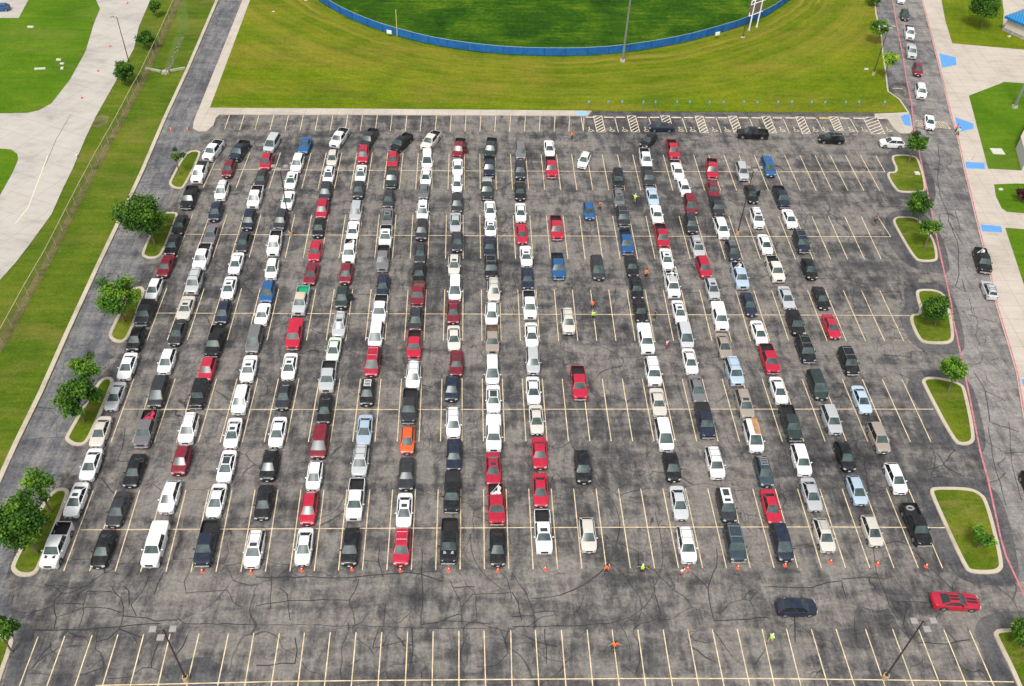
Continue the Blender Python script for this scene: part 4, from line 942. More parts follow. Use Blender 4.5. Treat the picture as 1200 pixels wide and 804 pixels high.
def make_car(kind, ckey, x, y, ang, k=1.0, flags=(), z=0.0, rng=random, shade=None):
    """one vehicle: an Empty at its base with its own part objects (copies share mesh data)"""
    style = 'boxsuv' if (kind == 'suv' and 'box' in flags) else kind
    q = rng.random()
    if style == 'suv': style = ('fullsuv' if q < .5 else 'suv') if 'rk' in flags else ('crossover' if q < .55 else 'suv')
    if style == 'sedan' and q < .3: style = 'longsedan'
    k *= SPEC[kind]['L']/SPEC[style]['L'] if style in ('fullsuv', 'longsedan') else 1.0
    bme = build_proto(style); s = SPEC[style]; L, W = s['L'], s['W']/2; h = L/2
    name = {'suv': 'suv', 'pickup': 'pickup_truck', 'sedan': 'sedan', 'minivan': 'minivan', 'hatchback': 'hatchback', 'coupe': 'coupe'}[kind]
    e = empty(name, (x, y, z+.016), ang); sx = rng.uniform(.97, 1.02); e.scale = (sx, k, rng.uniform(.97, 1.03))
    col = shade or COLORS[ckey][1]; v = rng.uniform(.88, 1.1); col = [min(.86, c*v) for c in col]
    body = link('body', bme, e); body.color = (*col, 1)
    for nm, me, loc in kit(style):
        o = link(nm, me, e, loc or (0, 0, 0))
        if nm == 'mirror': o.color = (*col, 1)
    fb, ft, rt, rb, zb, zr, bw, rw = s['cab']; bw = bw*W/.915; rw = rw*W/.915
    F = set(flags)
    if kind == 'sedan' or kind == 'coupe': pass
    if 'sr' in F or 'kr' in F:
        if 'kr' in F: me = opt_mesh('kr'+style, lambda: bmesh_box('roof_panel', (0, (ft+rt)/2-h, zr-.004), (rw*1.45, (rt-ft)*.86, .03), M_ROOFG, .012)); link('roof_panel', me, e)
        else: me = opt_mesh('sr'+style, lambda: bmesh_box('sunroof', (0, ft-h+.42, zr-.012), (rw*1.15, .46, .045), M_ROOFG, .012)); link('sunroof', me, e)
    if 'wroof' in F:
        me = opt_mesh('wroof', lambda: bmesh_box('roof_panel', (0, (ft+rt)/2-h, zr-.01), (rw*1.78, (rt-ft)*.97, .05), M_WPAINT, .02)); link('roof_panel', me, e)
        me = opt_mesh('wroof1', lambda: bmesh_box('sunroof', (0, ft-h+.5, zr+.012), (rw*1.1, .42, .03), M_ROOFG, .01)); link('sunroof', me, e)
        me = opt_mesh('wroof2', lambda: bmesh_box('sunroof', (0, ft-h+1.6, zr+.012), (rw*1.1, .95, .03), M_ROOFG, .01)); link('sunroof', me, e)
    if 'rk' in F:
        M_ = M_BLACK if ckey in 'WCGb' else M_METAL
        me = opt_mesh('rk'+style+M_.name, lambda: frame_mesh('roof_rail', rw*.86, ft-h+.35, rt-h-.1, zr+.05, M_, (ft-h+.8, rt-h-.5))); link('roof_rail', me, e)
    if 'rack' in F or 'whitebars' in F:
        M_ = M_WPAINT if 'whitebars' in F else M_METAL
        y0, y1 = (rt-h-1.3, rt-h-.2)
        me = opt_mesh('rack'+style+M_.name, lambda: frame_mesh('roof_rack', rw*.72, y0, y1, zr+.09, M_, [y0+i*(y1-y0)/4 for i in range(5)], .035)); link('roof_rack', me, e)
    if 'woodrack' in F:
        def f():
            bm = bmesh.new()
            for i in range(4): box(bm, Vector((.1+.19*i-.1, (ft+rt)/2-h, zr+.09+.004*i)), (.17, (rt-ft)*1.0, .03), 0, 1, .006)
            return mesh_from_bm('roof_load', bm, M_AMBER)
        link('roof_load', opt_mesh('wood', f), e)
        def f2():
            bm = bmesh.new(); xl = -rw*.62
            for q in (-.16, .16): tube(bm, (xl+q, ft-h+.1, zr+.10), (xl+q, rt-h, zr+.10), .03, n=6)
            for i in range(9): tube(bm, (xl-.16, ft-h+.2+i*.27, zr+.10), (xl+.16, ft-h+.2+i*.27, zr+.10), .022, n=6)
            return mesh_from_bm('ladder', bm, M_WPAINT)
        link('roof_ladder', opt_mesh('ladder', f2), e)
    if 'opendoor' in F:
        def f():
            bm = bmesh.new(); box(bm, Vector((.42, 0, .72)), (.95, .09, .78), 0, 1, .03); bm2 = bm
            return mesh_from_bm('door', bm, M_PAINT, 40)
        o = link('door', opt_mesh('door', f), e, (bw*.98+.0, fb-h+.75, 0), (0, 0, R(28))); o.color = (*col, 1)
        me = opt_mesh('doorglass', lambda: bmesh_box('door_glass', (.42, 0, 1.30), (.80, .03, .40), M_SIDE, .01)); link('door_glass', me, o)
    if kind == 'pickup':
        b0, b1 = s['bed']; yc = (b0+b1)/2-h; Lb = b1-b0; wb = W*.885
        lin = M_BED
        if 'green' in F: lin = M_GRN
        if 'brn' in F: lin = M_BRN
        if 'slv' in F: lin = M_SILBED
        if F & {'cov', 'kcov', 'wcov', 'rcov'}:
            Mc = M_WPAINT if 'wcov' in F else (M_BED if F & {'cov', 'kcov'} else M_PAINT)
            me = opt_mesh('cover'+Mc.name, lambda: bmesh_box('bed_cover', (0, yc, 1.262), (wb*2.04, Lb+.04, .06), Mc, .02)); o = link('bed_cover', me, e); o.color = (*col, 1)
        def f():
            bm = bmesh.new(); t = .012; z0, z1 = .792, 1.235
            for sg in (-1, 1): box(bm, Vector((sg*(wb-.012), yc, (z0+z1)/2)), (.02, Lb-.02, z1-z0))
            box(bm, Vector((0, b0+.02-h, (z0+z1)/2)), (wb*2-.06, .02, z1-z0)); box(bm, Vector((0, b1-.02-h, (z0+z1)/2)), (wb*2-.06, .02, z1-z0))
            box(bm, Vector((0, yc, z0)), (wb*2-.06, Lb-.06, .02))
            return mesh_from_bm('bed_liner', bm, lin)
        link('bed_liner', opt_mesh('liner'+lin.name, f), e)
        if 'load' in F:
            def f():
                bm = bmesh.new(); r2 = random.Random(4)
                for i in range(7): box(bm, Vector((r2.uniform(-.5, .5), yc+r2.uniform(-.6, .6), .95+r2.uniform(0, .18))), (r2.uniform(.25, .6), r2.uniform(.25, .5), .3), r2.uniform(0, 3), .9, .03)
                tube(bm, (-.6, yc-.6, 1.2), (.4, yc+.7, 1.28), .04)
                return mesh_from_bm('cargo', bm, M_LOADR if ckey == 'g' else M_LOAD)
            link('cargo', opt_mesh('load'+str(ckey == 'g'), f), e)
        if 'rack' in F:
            def f():
                bm = bmesh.new()
                for yy in (b0-h+.1, b1-h-.1):
                    for sg in (-1, 1): tube(bm, (sg*wb, yy, 1.2), (sg*wb, yy, 1.95), .04, n=6)
                    tube(bm, (-wb, yy, 1.95), (wb, yy, 1.95), .04, n=6)
                for sg in (-1, 1): tube(bm, (sg*wb, b0-h-1.4, 1.97), (sg*wb, b1-h, 1.97), .035, n=6)
                return mesh_from_bm('ladder_rack', bm, M_WPAINT)
            link('ladder_rack', opt_mesh('lrack', f), e)
        if 'tire' in F:
            bm = bmesh.new(); seg = 20
            for i in range(seg):
                a0, a1 = math.tau*i/seg, math.tau*(i+1)/seg
                tube(bm, (math.cos(a0)*.42, math.sin(a0)*.26+yc+.3, .98), (math.cos(a1)*.42, math.sin(a1)*.26+yc+.3, .98), .12, n=8)
            link('roll_of_hose', mesh_from_bm('spare_tyre', bm, mat('grey_tyre', (.25, .25, .25), .6)), e).name = 'spare_tyre'
        if 'scoop' in F:
            def f():
                bm = bmesh.new()
                for sg in (-1, 1): box(bm, Vector((sg*.42, fb-h-.30, zb+.02)), (.34, .42, .05), 0, .9, .02)
                return mesh_from_bm('hood_scoop', bm, M_BLACK if ckey == 'W' else M_CHROME)
            link('hood_scoop', opt_mesh('scoop'+ckey, f), e)
        if 'tanroof' in F:
            me = bmesh_box('roof_panel', (0, (ft+rt)/2-h, zr-.01), (rw*1.75, (rt-ft)*.96, .05), mat('tan_roof', (.55, .42, .30), .6), .02); link('roof_panel', me, e)
    return e

# lane, kind, colour, x, y, heading, length factor, features  (surveyed from the photograph)
CARS = """
1 pickup W -45.26 140.47 0.202 1.000 -
1 pickup W -46.14 133.62 0.017 1.000 cov
1 pickup K -46.23 126.27 -0.004 1.000 bk
1 sedan K -46.13 118.86 -0.011 1.000 -
1 sedan K -46.04 113.78 -0.011 0.994 -
1 sedan r -45.87 108.55 0.016 1.000 -
1 suv W -46.26 103.13 0.014 1.000 -
1 pickup D -46.21 97.96 -0.013 0.859 cov
1 suv K -46.11 92.63 -0.020 1.000 -
1 sedan W -45.84 87.34 -0.007 1.000 -
1 sedan G -45.92 81.93 0.012 1.000 -
1 sedan C -46.08 75.88 -0.015 1.000 -
1 sedan W -45.73 70.71 -0.009 1.000 -
1 sedan W -45.85 65.48 0.021 1.000 sr
1 pickup W -46.07 59.22 0.020 1.000 bk,scoop
2 pickup N -40.68 140.47 0.202 1.000 bk
2 suv r -41.53 134.96 0.008 1.000 -
2 suv W -41.38 128.20 -0.019 1.000 rk
2 suv N -41.22 122.48 -0.031 1.000 -
2 sedan g -40.76 116.47 -0.013 1.000 -
2 pickup W -40.89 110.75 0.001 1.000 bk
2 suv G -40.77 104.65 -0.005 1.000 rk
2 sedan C -40.79 99.13 0.001 1.000 sr
2 sedan D -40.78 93.99 0.002 1.000 -
2 suv W -40.86 88.30 -0.011 1.000 -
2 minivan D -40.60 82.59 -0.015 1.000 -
2 pickup g -40.58 76.30 -0.011 1.000 bk,load
2 sedan K -40.31 69.81 0.011 1.000 -
2 sedan D -40.68 64.12 0.028 1.000 -
2 sedan K -40.83 58.79 0.013 1.000 -
3 minivan G -35.50 143.27 0.147 1.000 -
3 suv R -35.53 137.30 -0.018 1.000 -
3 suv D -35.50 131.98 0.004 1.000 -
3 pickup W -35.57 126.44 0.000 0.987 bk
3 suv N -35.54 120.28 -0.010 1.000 -
3 sedan D -35.37 114.61 0.003 1.000 -
3 sedan W -35.54 109.28 0.006 1.000 -
3 sedan W -35.51 103.54 -0.016 1.000 sr
3 suv N -35.30 98.17 -0.014 1.000 -
3 pickup K -35.23 92.16 -0.003 1.000 bk
3 suv R -35.20 86.81 0.003 0.908 -
3 suv K -35.26 82.05 0.004 0.948 box
3 suv W -35.31 76.33 -0.012 1.000 rk
3 suv r -35.08 71.32 -0.005 0.961 -
3 suv W -35.20 65.80 0.009 1.000 -
3 pickup W -35.24 59.27 0.002 1.000 wcov
4 coupe B -29.59 142.68 0.053 1.000 -
4 suv W -30.08 136.77 0.039 1.000 -
4 sedan W -30.44 131.64 0.002 1.000 sr
4 sedan W -30.16 125.85 0.003 1.000 -
4 suv D -30.47 120.27 0.014 1.000 -
4 pickup W -30.51 114.19 -0.034 1.000 bk
4 suv W -29.93 107.98 -0.037 1.000 -
4 suv B -29.72 102.67 -0.007 1.000 -
4 sedan W -29.69 97.79 0.014 0.907 -
4 minivan g -29.97 92.55 -0.001 1.000 -
4 sedan W -29.74 86.90 -0.012 1.000 sr
4 suv W -29.75 81.23 -0.002 1.000 -
4 sedan W -29.72 75.62 -0.014 1.000 sr
4 sedan W -29.49 70.35 0.002 1.000 kr
4 sedan W -29.70 65.29 0.007 0.984 -
4 pickup N -29.62 59.33 -0.012 1.000 bk
5 pickup W -23.77 145.23 0.250 1.000 bk
5 suv C -24.25 138.50 -0.008 1.000 -
5 suv W -24.29 133.29 0.002 1.000 sr
5 suv D -24.28 128.26 -0.003 0.973 -
5 suv R -24.26 123.30 -0.008 0.968 -
5 suv K -24.17 118.35 -0.013 0.969 -
5 sedan R -24.02 112.48 -0.006 1.000 -
5 sedan r -23.95 107.01 0.031 1.000 -
5 pickup G -24.62 100.67 0.023 1.000 green,tanroof
5 pickup R -24.59 93.62 -0.016 1.000 rcov
5 sedan W -24.38 87.31 -0.012 1.000 sr
5 sedan D -24.33 82.07 -0.008 1.000 -
5 sedan W -24.18 75.75 0.004 1.000 -
5 suv K -24.38 70.48 -0.004 1.000 -
5 sedan K -24.14 65.02 -0.013 1.000 -
5 suv W -24.13 58.60 0.003 1.000 sr,rk
6 pickup D -18.44 145.15 0.270 1.000 bk
6 suv R -18.99 139.71 -0.018 0.989 sr
6 sedan W -18.92 133.93 -0.006 1.000 sr
6 suv D -18.87 128.98 -0.011 0.936 -
6 suv G -18.71 122.73 -0.005 1.000 -
6 sedan W -18.73 117.65 0.001 0.994 -
6 pickup W -18.71 112.26 0.002 0.939 load
6 suv r -18.75 106.96 0.002 0.960 -
6 suv E -18.77 101.55 -0.011 1.000 opendoor
6 suv G -18.51 95.57 0.011 1.000 sr,rk
6 sedan L -18.81 90.61 0.027 0.947 -
6 pickup G -19.01 85.36 -0.010 0.932 bk
6 sedan K -18.74 79.68 -0.013 1.000 -
6 minivan r -18.75 74.16 0.002 1.000 -
6 hatchback W -18.75 68.89 0.001 1.000 -
6 suv R -18.79 64.11 -0.006 0.994 -
6 sedan W -18.67 58.88 -0.016 1.000 -
7 pickup K -12.52 143.78 0.479 1.000 bk
7 suv R -13.73 138.35 -0.015 1.000 -
7 pickup E -13.57 132.80 -0.001 0.993 brn
7 suv D -13.67 126.36 -0.004 1.000 -
7 sedan g -13.55 121.30 -0.013 0.985 sr
7 pickup W -13.45 116.19 -0.005 0.852 sr,bk
7 pickup g -13.49 110.58 -0.022 0.993 bk
7 sedan N -13.05 104.37 -0.016 1.000 -
7 pickup W -13.08 98.87 0.017 0.973 bk
7 minivan W -13.27 93.56 0.014 0.880 -
7 minivan R -13.32 88.23 0.012 1.000 rk
7 suv K -13.53 82.66 0.002 1.000 whitebars
7 sedan b -13.36 76.12 -0.002 1.000 -
7 suv G -13.44 71.08 0.008 0.976 rk
7 pickup W -13.50 65.28 -0.001 1.000 bk
7 suv K -13.46 58.80 -0.005 1.000 -
8 pickup C -7.27 144.66 0.379 1.000 bk
8 minivan W -7.73 138.55 -0.027 1.000 -
8 sedan W -7.72 133.11 0.024 1.000 -
8 sedan g -7.98 128.76 0.012 0.800 -
8 suv W -7.90 123.14 -0.007 1.000 sr
8 suv D -7.87 118.03 -0.003 1.000 -
8 sedan D -7.83 112.19 -0.003 1.000 sr
8 sedan K -7.81 107.29 -0.002 0.915 -
8 pickup r -7.79 102.27 0.001 0.879 brn
8 suv D -7.83 96.80 -0.000 1.000 -
8 pickup R -7.81 91.48 -0.009 0.914 bk
8 suv W -7.64 85.62 0.008 1.000 rk
8 pickup D -7.92 80.10 0.008 0.985 bk
8 hatchback O -7.88 74.45 -0.015 1.000 -
8 sedan D -7.70 69.13 -0.008 1.000 -
8 sedan W -7.68 63.73 0.002 1.000 sr
8 suv R -7.70 58.69 0.003 0.977 rk
9 pickup r -2.19 142.15 0.129 1.000 bk,opendoor
9 sedan W -2.34 136.23 -0.010 1.000 -
9 suv W -2.37 130.97 -0.000 1.000 -
9 suv D -2.28 125.26 0.006 1.000 -
9 sedan G -2.50 120.11 -0.010 1.000 -
9 sedan D -2.14 115.14 0.001 0.950 -
9 suv C -2.54 109.28 0.008 1.000 sr
9 minivan W -2.33 103.68 -0.001 1.000 -
9 sedan r -2.51 98.55 -0.002 0.965 -
9 sedan C -2.34 93.04 -0.032 1.000 -
9 sedan r -1.91 88.05 0.017 0.960 sr
9 suv N -2.47 83.27 0.017 0.920 -
9 suv W -2.18 77.20 -0.025 1.000 rk
9 sedan N -2.00 72.10 0.003 1.000 -
9 pickup K -2.15 66.30 0.019 1.000 kcov
9 pickup K -2.37 59.40 0.019 1.000 bk,scoop
10 pickup E 3.51 142.43 0.114 1.000 bk
10 pickup N 3.17 136.40 0.021 0.999 bk
10 pickup E 2.70 129.68 -0.008 1.000 slv
10 sedan W 3.14 123.50 -0.021 1.000 -
10 sedan W 3.17 118.71 0.018 0.872 sr
10 sedan N 2.91 113.94 -0.000 0.995 -
10 suv K 3.08 108.56 -0.028 1.000 rk
10 suv C 3.42 103.27 0.009 1.000 rk
10 suv W 3.05 98.00 0.021 1.000 -
10 pickup T 3.04 92.66 0.003 0.920 brn
10 minivan W 2.95 86.65 0.000 1.000 -
10 sedan W 3.02 81.40 0.000 1.000 kr
10 pickup W 2.95 75.45 0.010 1.000 wcov
10 sedan R 2.81 69.89 -0.010 0.992 sr
10 pickup R 3.08 64.45 -0.015 0.963 bk,load
10 sedan K 3.12 58.64 0.000 1.000 -
11 suv g 8.87 141.61 0.030 1.000 -
11 suv D 8.56 135.44 0.026 1.000 -
11 sedan K 8.30 129.22 0.016 1.000 -
11 sedan W 8.16 122.97 0.004 1.000 -
11 sedan R 8.12 117.28 -0.025 1.000 -
11 sedan W 8.59 111.49 -0.020 1.000 sr
11 sedan N 8.57 106.20 0.002 1.000 -
11 pickup W 8.60 99.96 -0.002 1.000 bk
11 sedan W 8.62 93.68 0.004 1.000 -
11 suv G 8.56 88.47 0.014 1.000 -
11 sedan W 8.35 82.96 -0.002 1.000 -
11 sedan C 8.51 77.84 -0.015 1.000 -
11 sedan R 8.63 72.29 0.008 1.000 -
11 sedan R 8.43 66.63 0.009 1.000 -
11 pickup W 8.43 60.60 -0.004 1.000 bk,sr
12 sedan W 14.08 142.60 0.000 1.000 -
12 pickup R 14.01 136.39 0.000 1.000 bk
12 suv W 20.09 138.88 0.304 1.000 -
12 pickup R 13.80 118.83 0.000 1.000 bk
12 hatchback B 19.51 123.65 0.000 1.000 -
12 pickup B 13.37 109.00 0.000 1.000 bk
12 minivan D 19.48 108.70 0.000 1.000 -
12 suv C 14.00 96.51 0.000 1.000 rk
12 pickup R 14.53 84.23 0.000 1.000 bk
12 suv K 13.83 70.04 0.000 1.000 -
12 suv C 13.56 60.17 0.000 1.000 -
13 suv K 25.43 132.84 0.050 1.000 box
13 suv g 24.87 127.24 0.014 1.000 sr
13 suv D 25.03 121.97 0.004 1.000 rk
13 pickup B 24.69 115.19 0.004 1.000 bk
13 sedan K 24.83 109.30 -0.012 1.000 -
13 sedan K 24.90 104.13 0.003 1.000 -
13 sedan K 24.83 99.05 0.006 0.992 -
13 pickup W 24.77 92.93 -0.003 1.000 wcov
13 suv W 24.87 86.27 0.001 1.000 rk
13 sedan C 24.78 80.84 0.006 1.000 -
13 minivan W 24.74 75.22 -0.009 1.000 -
13 suv K 24.90 70.08 -0.009 0.966 -
13 sedan G 24.93 64.63 0.007 1.000 -
13 suv W 24.82 58.73 0.013 1.000 rk
14 suv K 32.60 145.79 0.592 1.000 -
14 pickup W 31.13 139.61 0.025 1.000 bk
14 pickup D 30.79 133.69 0.016 0.957 kcov
14 sedan b 30.75 127.97 0.002 1.000 -
14 sedan W 30.72 122.88 0.006 0.994 -
14 pickup R 30.65 116.77 0.010 1.000 bk
14 sedan W 30.54 111.03 0.011 1.000 sr
14 pickup W 30.39 104.82 -0.003 1.000 load,rack
14 sedan W 30.53 98.69 -0.009 1.000 sr
14 minivan G 30.59 93.63 0.011 0.936 -
14 sedan W 30.38 88.51 0.007 1.000 -
14 sedan g 30.44 83.30 -0.004 1.000 -
14 pickup N 30.42 77.60 0.001 1.000 kcov
14 suv W 30.41 70.63 -0.005 1.000 rk
14 suv D 30.54 64.21 0.001 1.000 wroof
14 suv S 30.45 58.81 0.013 1.000 rk
15 pickup R 36.55 142.64 0.016 1.000 bk
15 sedan W 36.30 135.89 -0.015 1.000 -
15 sedan W 36.66 130.79 -0.026 1.000 -
15 minivan r 36.88 125.68 0.045 0.956 -
15 suv D 36.04 120.36 0.046 1.000 -
15 suv G 35.94 114.10 -0.013 1.000 sr,rk
15 suv R 36.09 109.06 -0.028 0.975 -
15 suv G 36.42 104.02 -0.007 1.000 sr
15 pickup W 36.31 97.68 0.036 1.000 wcov
15 sedan T 35.73 91.67 -0.000 1.000 -
15 suv b 36.12 86.39 -0.030 1.000 rk
15 suv T 36.26 80.49 -0.001 1.000 sr,rk
15 minivan W 36.22 74.94 0.003 1.000 woodrack
15 suv S 36.25 69.31 0.017 1.000 rack
15 sedan R 35.94 64.05 0.013 1.000 -
15 minivan N 35.96 58.97 -0.008 0.942 -
16 pickup R 42.55 136.40 0.145 1.000 bk
16 sedan r 41.55 130.30 0.052 1.000 sr
16 pickup D 41.24 125.10 0.029 0.875 kcov
16 suv W 40.84 119.01 -0.017 1.000 -
16 suv D 41.45 113.23 -0.020 1.000 rack
16 pickup b 41.26 107.02 0.010 1.000 load
16 sedan N 41.24 100.52 -0.010 1.000 -
16 sedan W 41.41 94.34 -0.016 1.000 -
16 pickup R 41.58 88.93 -0.001 0.943 bk
16 sedan W 41.48 82.98 0.001 1.000 -
16 pickup E 41.59 77.05 0.007 1.000 bk
16 suv W 41.39 71.01 0.017 1.000 -
16 sedan G 41.28 65.77 0.009 1.000 -
16 suv C 41.19 59.91 0.008 1.000 rack
17 suv G 47.85 135.88 0.036 1.000 -
17 sedan K 47.97 129.07 0.021 1.000 opendoor
17 suv W 47.33 121.88 0.034 1.000 sr,rk
17 sedan W 47.11 114.98 0.002 1.000 -
17 pickup C 47.17 108.68 -0.010 1.000 bk
17 sedan G 47.32 102.09 0.002 1.000 -
17 suv K 47.19 96.39 0.006 1.000 -
17 suv K 47.20 90.79 0.005 1.000 rk
17 minivan E 47.05 83.99 -0.001 1.000 -
17 suv G 47.19 77.75 -0.006 1.000 -
17 suv K 47.18 71.68 0.008 1.000 -
17 hatchback b 47.07 66.34 0.005 1.000 -
17 hatchback C 47.08 60.50 -0.002 1.000 -
18 minivan B 52.89 137.41 -0.002 1.000 -
18 pickup N 52.93 128.08 0.001 1.000 bk
18 sedan W 52.88 122.00 -0.006 1.000 -
18 suv N 53.10 115.50 0.014 1.000 rk
18 suv K 52.63 108.85 0.022 1.000 -
18 sedan K 52.59 102.03 0.011 1.000 -
18 sedan R 52.35 95.73 -0.003 1.000 -
18 suv K 52.68 88.41 0.002 1.000 rk
18 sedan b 52.35 81.33 0.008 1.000 -
18 suv T 52.47 74.64 -0.008 1.000 -
18 suv W 52.48 68.10 -0.009 1.000 -
18 pickup K 52.65 61.26 -0.016 1.000 tire
"""
rngc = random.Random(11)
cars = []
for ln in CARS.strip().splitlines():
    a = ln.split(); fl = [] if a[7] == '-' else a[7].split(',')
    if a[2] == 'R' and a[1] != 'coupe': pass
    e = make_car(a[1], a[2], float(a[3]), float(a[4]), -float(a[5]), float(a[6]), fl, 0, rngc)
    cars.append(dict(o=e, lane=int(a[0]), kind=a[1], c=a[2], fl=fl, y=float(a[4])))
def look(c, feat=True):
    s = COLORS[c['c']][0]+' '+TW[c['kind']]
    if feat:
        for f_ in c['fl']:
            if FEAT.get(f_): s += ' '+FEAT[f_]; break
    return s
def art(s): return ('an ' if s[0].lower() in 'aeio' else 'a ')+s
from collections import Counter
cnt = Counter(look(c) for c in cars)
lanes = {}
for c in cars: lanes.setdefault(c['lane'], []).append(c)
used = {}
for ln_, L_ in lanes.items():
    L_.sort(key=lambda c: c['y'])          # nearest first
    where = 'in the %s queue from the left' % ORD[ln_-1]
    if ln_ == 12: where = 'in the sparse middle column'
    for i, c in enumerate(L_):
        lk = look(c); lab = None
        if cnt[lk] == 1: lab = lk+' '+where
        elif i == 0 and ln_ != 12: lab = lk+' at the very front of the %s queue from the left' % ORD[ln_-1]
        elif i == len(L_)-1 and ln_ != 12: lab = lk+' at the far end of the %s queue from the left' % ORD[ln_-1]
        elif 0 < i < len(L_)-1:
            f_, b_2 = look(L_[i-1], False), look(L_[i+1], False)
            lab = '%s between %s and %s, %s' % (look(c, False) if len(lk.split()) > 3 else lk, art(f_), art(b_2), ('%s queue from left' % ORD[ln_-1]) if ln_ != 12 else 'sparse middle column')
        if lab is None or len(lab.split()) > 16 or lab in used:
            lab = '%s, number %s from the front %s' % (look(c, False), ORD[i], where)
            lab = lab.replace('number ', '')
            if lab in used: lab = lab + ' there'
        used[lab] = 1
        tag(c['o'], lab, {'suv': 'SUV', 'pickup': 'pickup truck'}.get(c['kind'], c['kind']), 'cars queuing in the parking lot' if ln_ != 12 else 'cars in the sparse middle column')

def car_at(kind, ck, fx, fy, rx, ry, fl, lab, zz=0.0, grp=None, k=1.0):
    """vehicle from the image points of its nose and tail (both about 0.4 m up)"""
    a, b = at(fx, fy, .4+zz), at(rx, ry, .4+zz); d = b-a; c = (a+b)/2
    L = SPEC[kind]['L']; nose = a; dn = d.normalized(); c = a+dn*L*k/2
    e = make_car(kind, ck, c.x, c.y, -math.atan2(d.x, d.y), k, fl, zz, rngc)
    tag(e, lab, {'suv': 'SUV', 'pickup': 'pickup truck'}.get(kind, kind), grp); return e
car_at('sedan', 'N', 760.5, 150, 792, 151, [], 'dark blue sedan crossing the accessible bays, facing left')
car_at('pickup', 'K', 863, 157.8, 902, 159.3, ['bk'], 'black pickup truck driving left past the accessible bays', k=1.02)
car_at('suv', 'K', 958.5, 163.8, 993.5, 165.3, ['rk'], 'black SUV driving left past the far hatched bays')
car_at('suv', 'W', 1029.5, 168.5, 1061, 170, [], 'white SUV facing left beside the topmost right island tree')
car_at('suv', 'N', 957, 713, 911.5, 713.5, [], 'dark blue grey SUV driving right across the empty front aisle', k=.98)
rc = car_at('coupe', 'R', 1146.5, 707.5, 1087, 704.5, [], 'bright red muscle coupe with black stripes heading right out of the lot', k=1.12)
s_ = SPEC['coupe']; hh = s_['L']/2
for nm, c_, sz in (('roof_stripes', (0, (2.25+3.10)/2-hh, 1.372), (.62, .84, .03)), ('hood_stripes', (0, .85-hh, .955), (.60, 1.05, .03))):
    bm = bmesh.new()
    for sg in (-1, 1): box(bm, Vector((c_[0]+sg*.18, c_[1], c_[2])), (.22, sz[1], sz[2]), 0, 1, .005)
    if nm == 'hood_stripes': bmesh.ops.rotate(bm, cent=Vector(c_), matrix=Matrix.Rotation(R(4.6), 3, 'X'), verts=bm.verts)
    link(nm, mesh_from_bm(nm, bm, M_BLACK), rc)
Q = [('suv', 'W', 1055.7, 4.3, 1053.5, -14, [], 'white SUV at the very top of the road queue, cut by the frame'),
     ('suv', 'D', 1060.6, 24, 1058, 6, [], 'dark grey SUV second from the top of the road queue'), ('pickup', 'W', 1065.8, 46.8, 1062.8, 27.5, ['cov'], 'white pickup truck in the road queue behind a silver one'),
     ('pickup', 'G', 1068.3, 68.8, 1065, 48.5, ['slv'], 'silver pickup truck in the road queue behind the dark red one'), ('suv', 'r', 1075.8, 89.5, 1072.8, 72, [], 'dark red SUV in the road queue above the last white SUV'),
     ('suv', 'W', 1079.3, 116, 1075.5, 94.5, ['rk'], 'white SUV with roof rails, last but one in the road queue'), ('sedan', 'W', 1089.8, 152, 1087, 132, [], 'white sedan on the hatched road crossing')]
for a in Q: car_at(a[0], a[1], a[2], a[3], a[4], a[5], a[6], a[7], 0, 'cars queuing on the road')
car_at('pickup', 'K', 1154.3, 320.5, 1144.5, 288.5, ['load'], 'black pickup truck parked at the right kerb with gear in its bed')
car_at('hatchback', 'G', 1154, 331, 1164, 355, ['rk'], 'silver hatchback parked facing away at the right kerb')
car_at('hatchback', 'B', -12, 10.5, 22.5, 9.5, [], 'blue hatchback on the concrete pad in the top left corner')
car_at('suv', 'K', 1218, 592, 1207, 568, [], 'black SUV on the road at the right edge, mostly out of frame')

# ------------------------------------------------------------------ lamp posts
def lamp_post(bx, by, tx, ty, lab, heads=3, base=True, basem=M_KERB, zg=0.0):
    h = pole_height(bx, by, tx, ty); B = at(bx, by, zg); e = tag(empty('lamp_post', B), lab, 'lamp post')
    bm = bmesh.new(); bh = .75
    if base:
        tube(bm, (0, 0, 0), (0, 0, bh), .33, .31, 20); link('concrete_base', mesh_from_bm('concrete_base', bm, mat('tan_concrete_base', (.42, .30, .18), .85, var=.3, scale=4), 40), e); bm = bmesh.new()
    tube(bm, (0, 0, bh if base else 0), (0, 0, h), .10, .065, 8); box(bm, Vector((0, 0, (bh if base else 0)+.02)), (.34, .34, .04))
    link('pole', mesh_from_bm('pole', bm, M_POLE, 40), e)
    dirs = [(-1, 0), (1, 0), (0, -1)][:heads] if heads != 1 else [(-1, 0)]
    for dx, dy in dirs:
        bm = bmesh.new(); tube(bm, (0, 0, h-.05), (dx*.55, dy*.55, h), .035, n=6)
        ar = link('arm', mesh_from_bm('arm', bm, M_POLE), e)
        bm = bmesh.new(); box(bm, Vector((dx*.92, dy*.85, h+.03)), (.68 if dx else .70, .62, .16), 0, .94, .03)
        link('lamp_head', mesh_from_bm('lamp_head', bm, M_HEAD, 40), ar)
    return e
lamp_post(218.5, 797, 184.5, 738, 'three headed lamp post at the bottom left of the lot')
lamp_post(1036.5, 795, 1087, 729, 'three headed lamp post at the bottom right below the red coupe')
lamp_post(341, 275.5, 326.5, 195, 'three headed lamp post among the left queues at the second row line')
lamp_post(864, 274.5, 882, 196, 'three headed lamp post among the right queues at the second row line')
lamp_post(1023, 88, 1044, 31, 'three headed lamp post on the lawn beside the road queue', zg=LZ)
lamp_post(151, 72, 132, 20, 'dark single headed lamp post beside the left concrete road', 1, False)
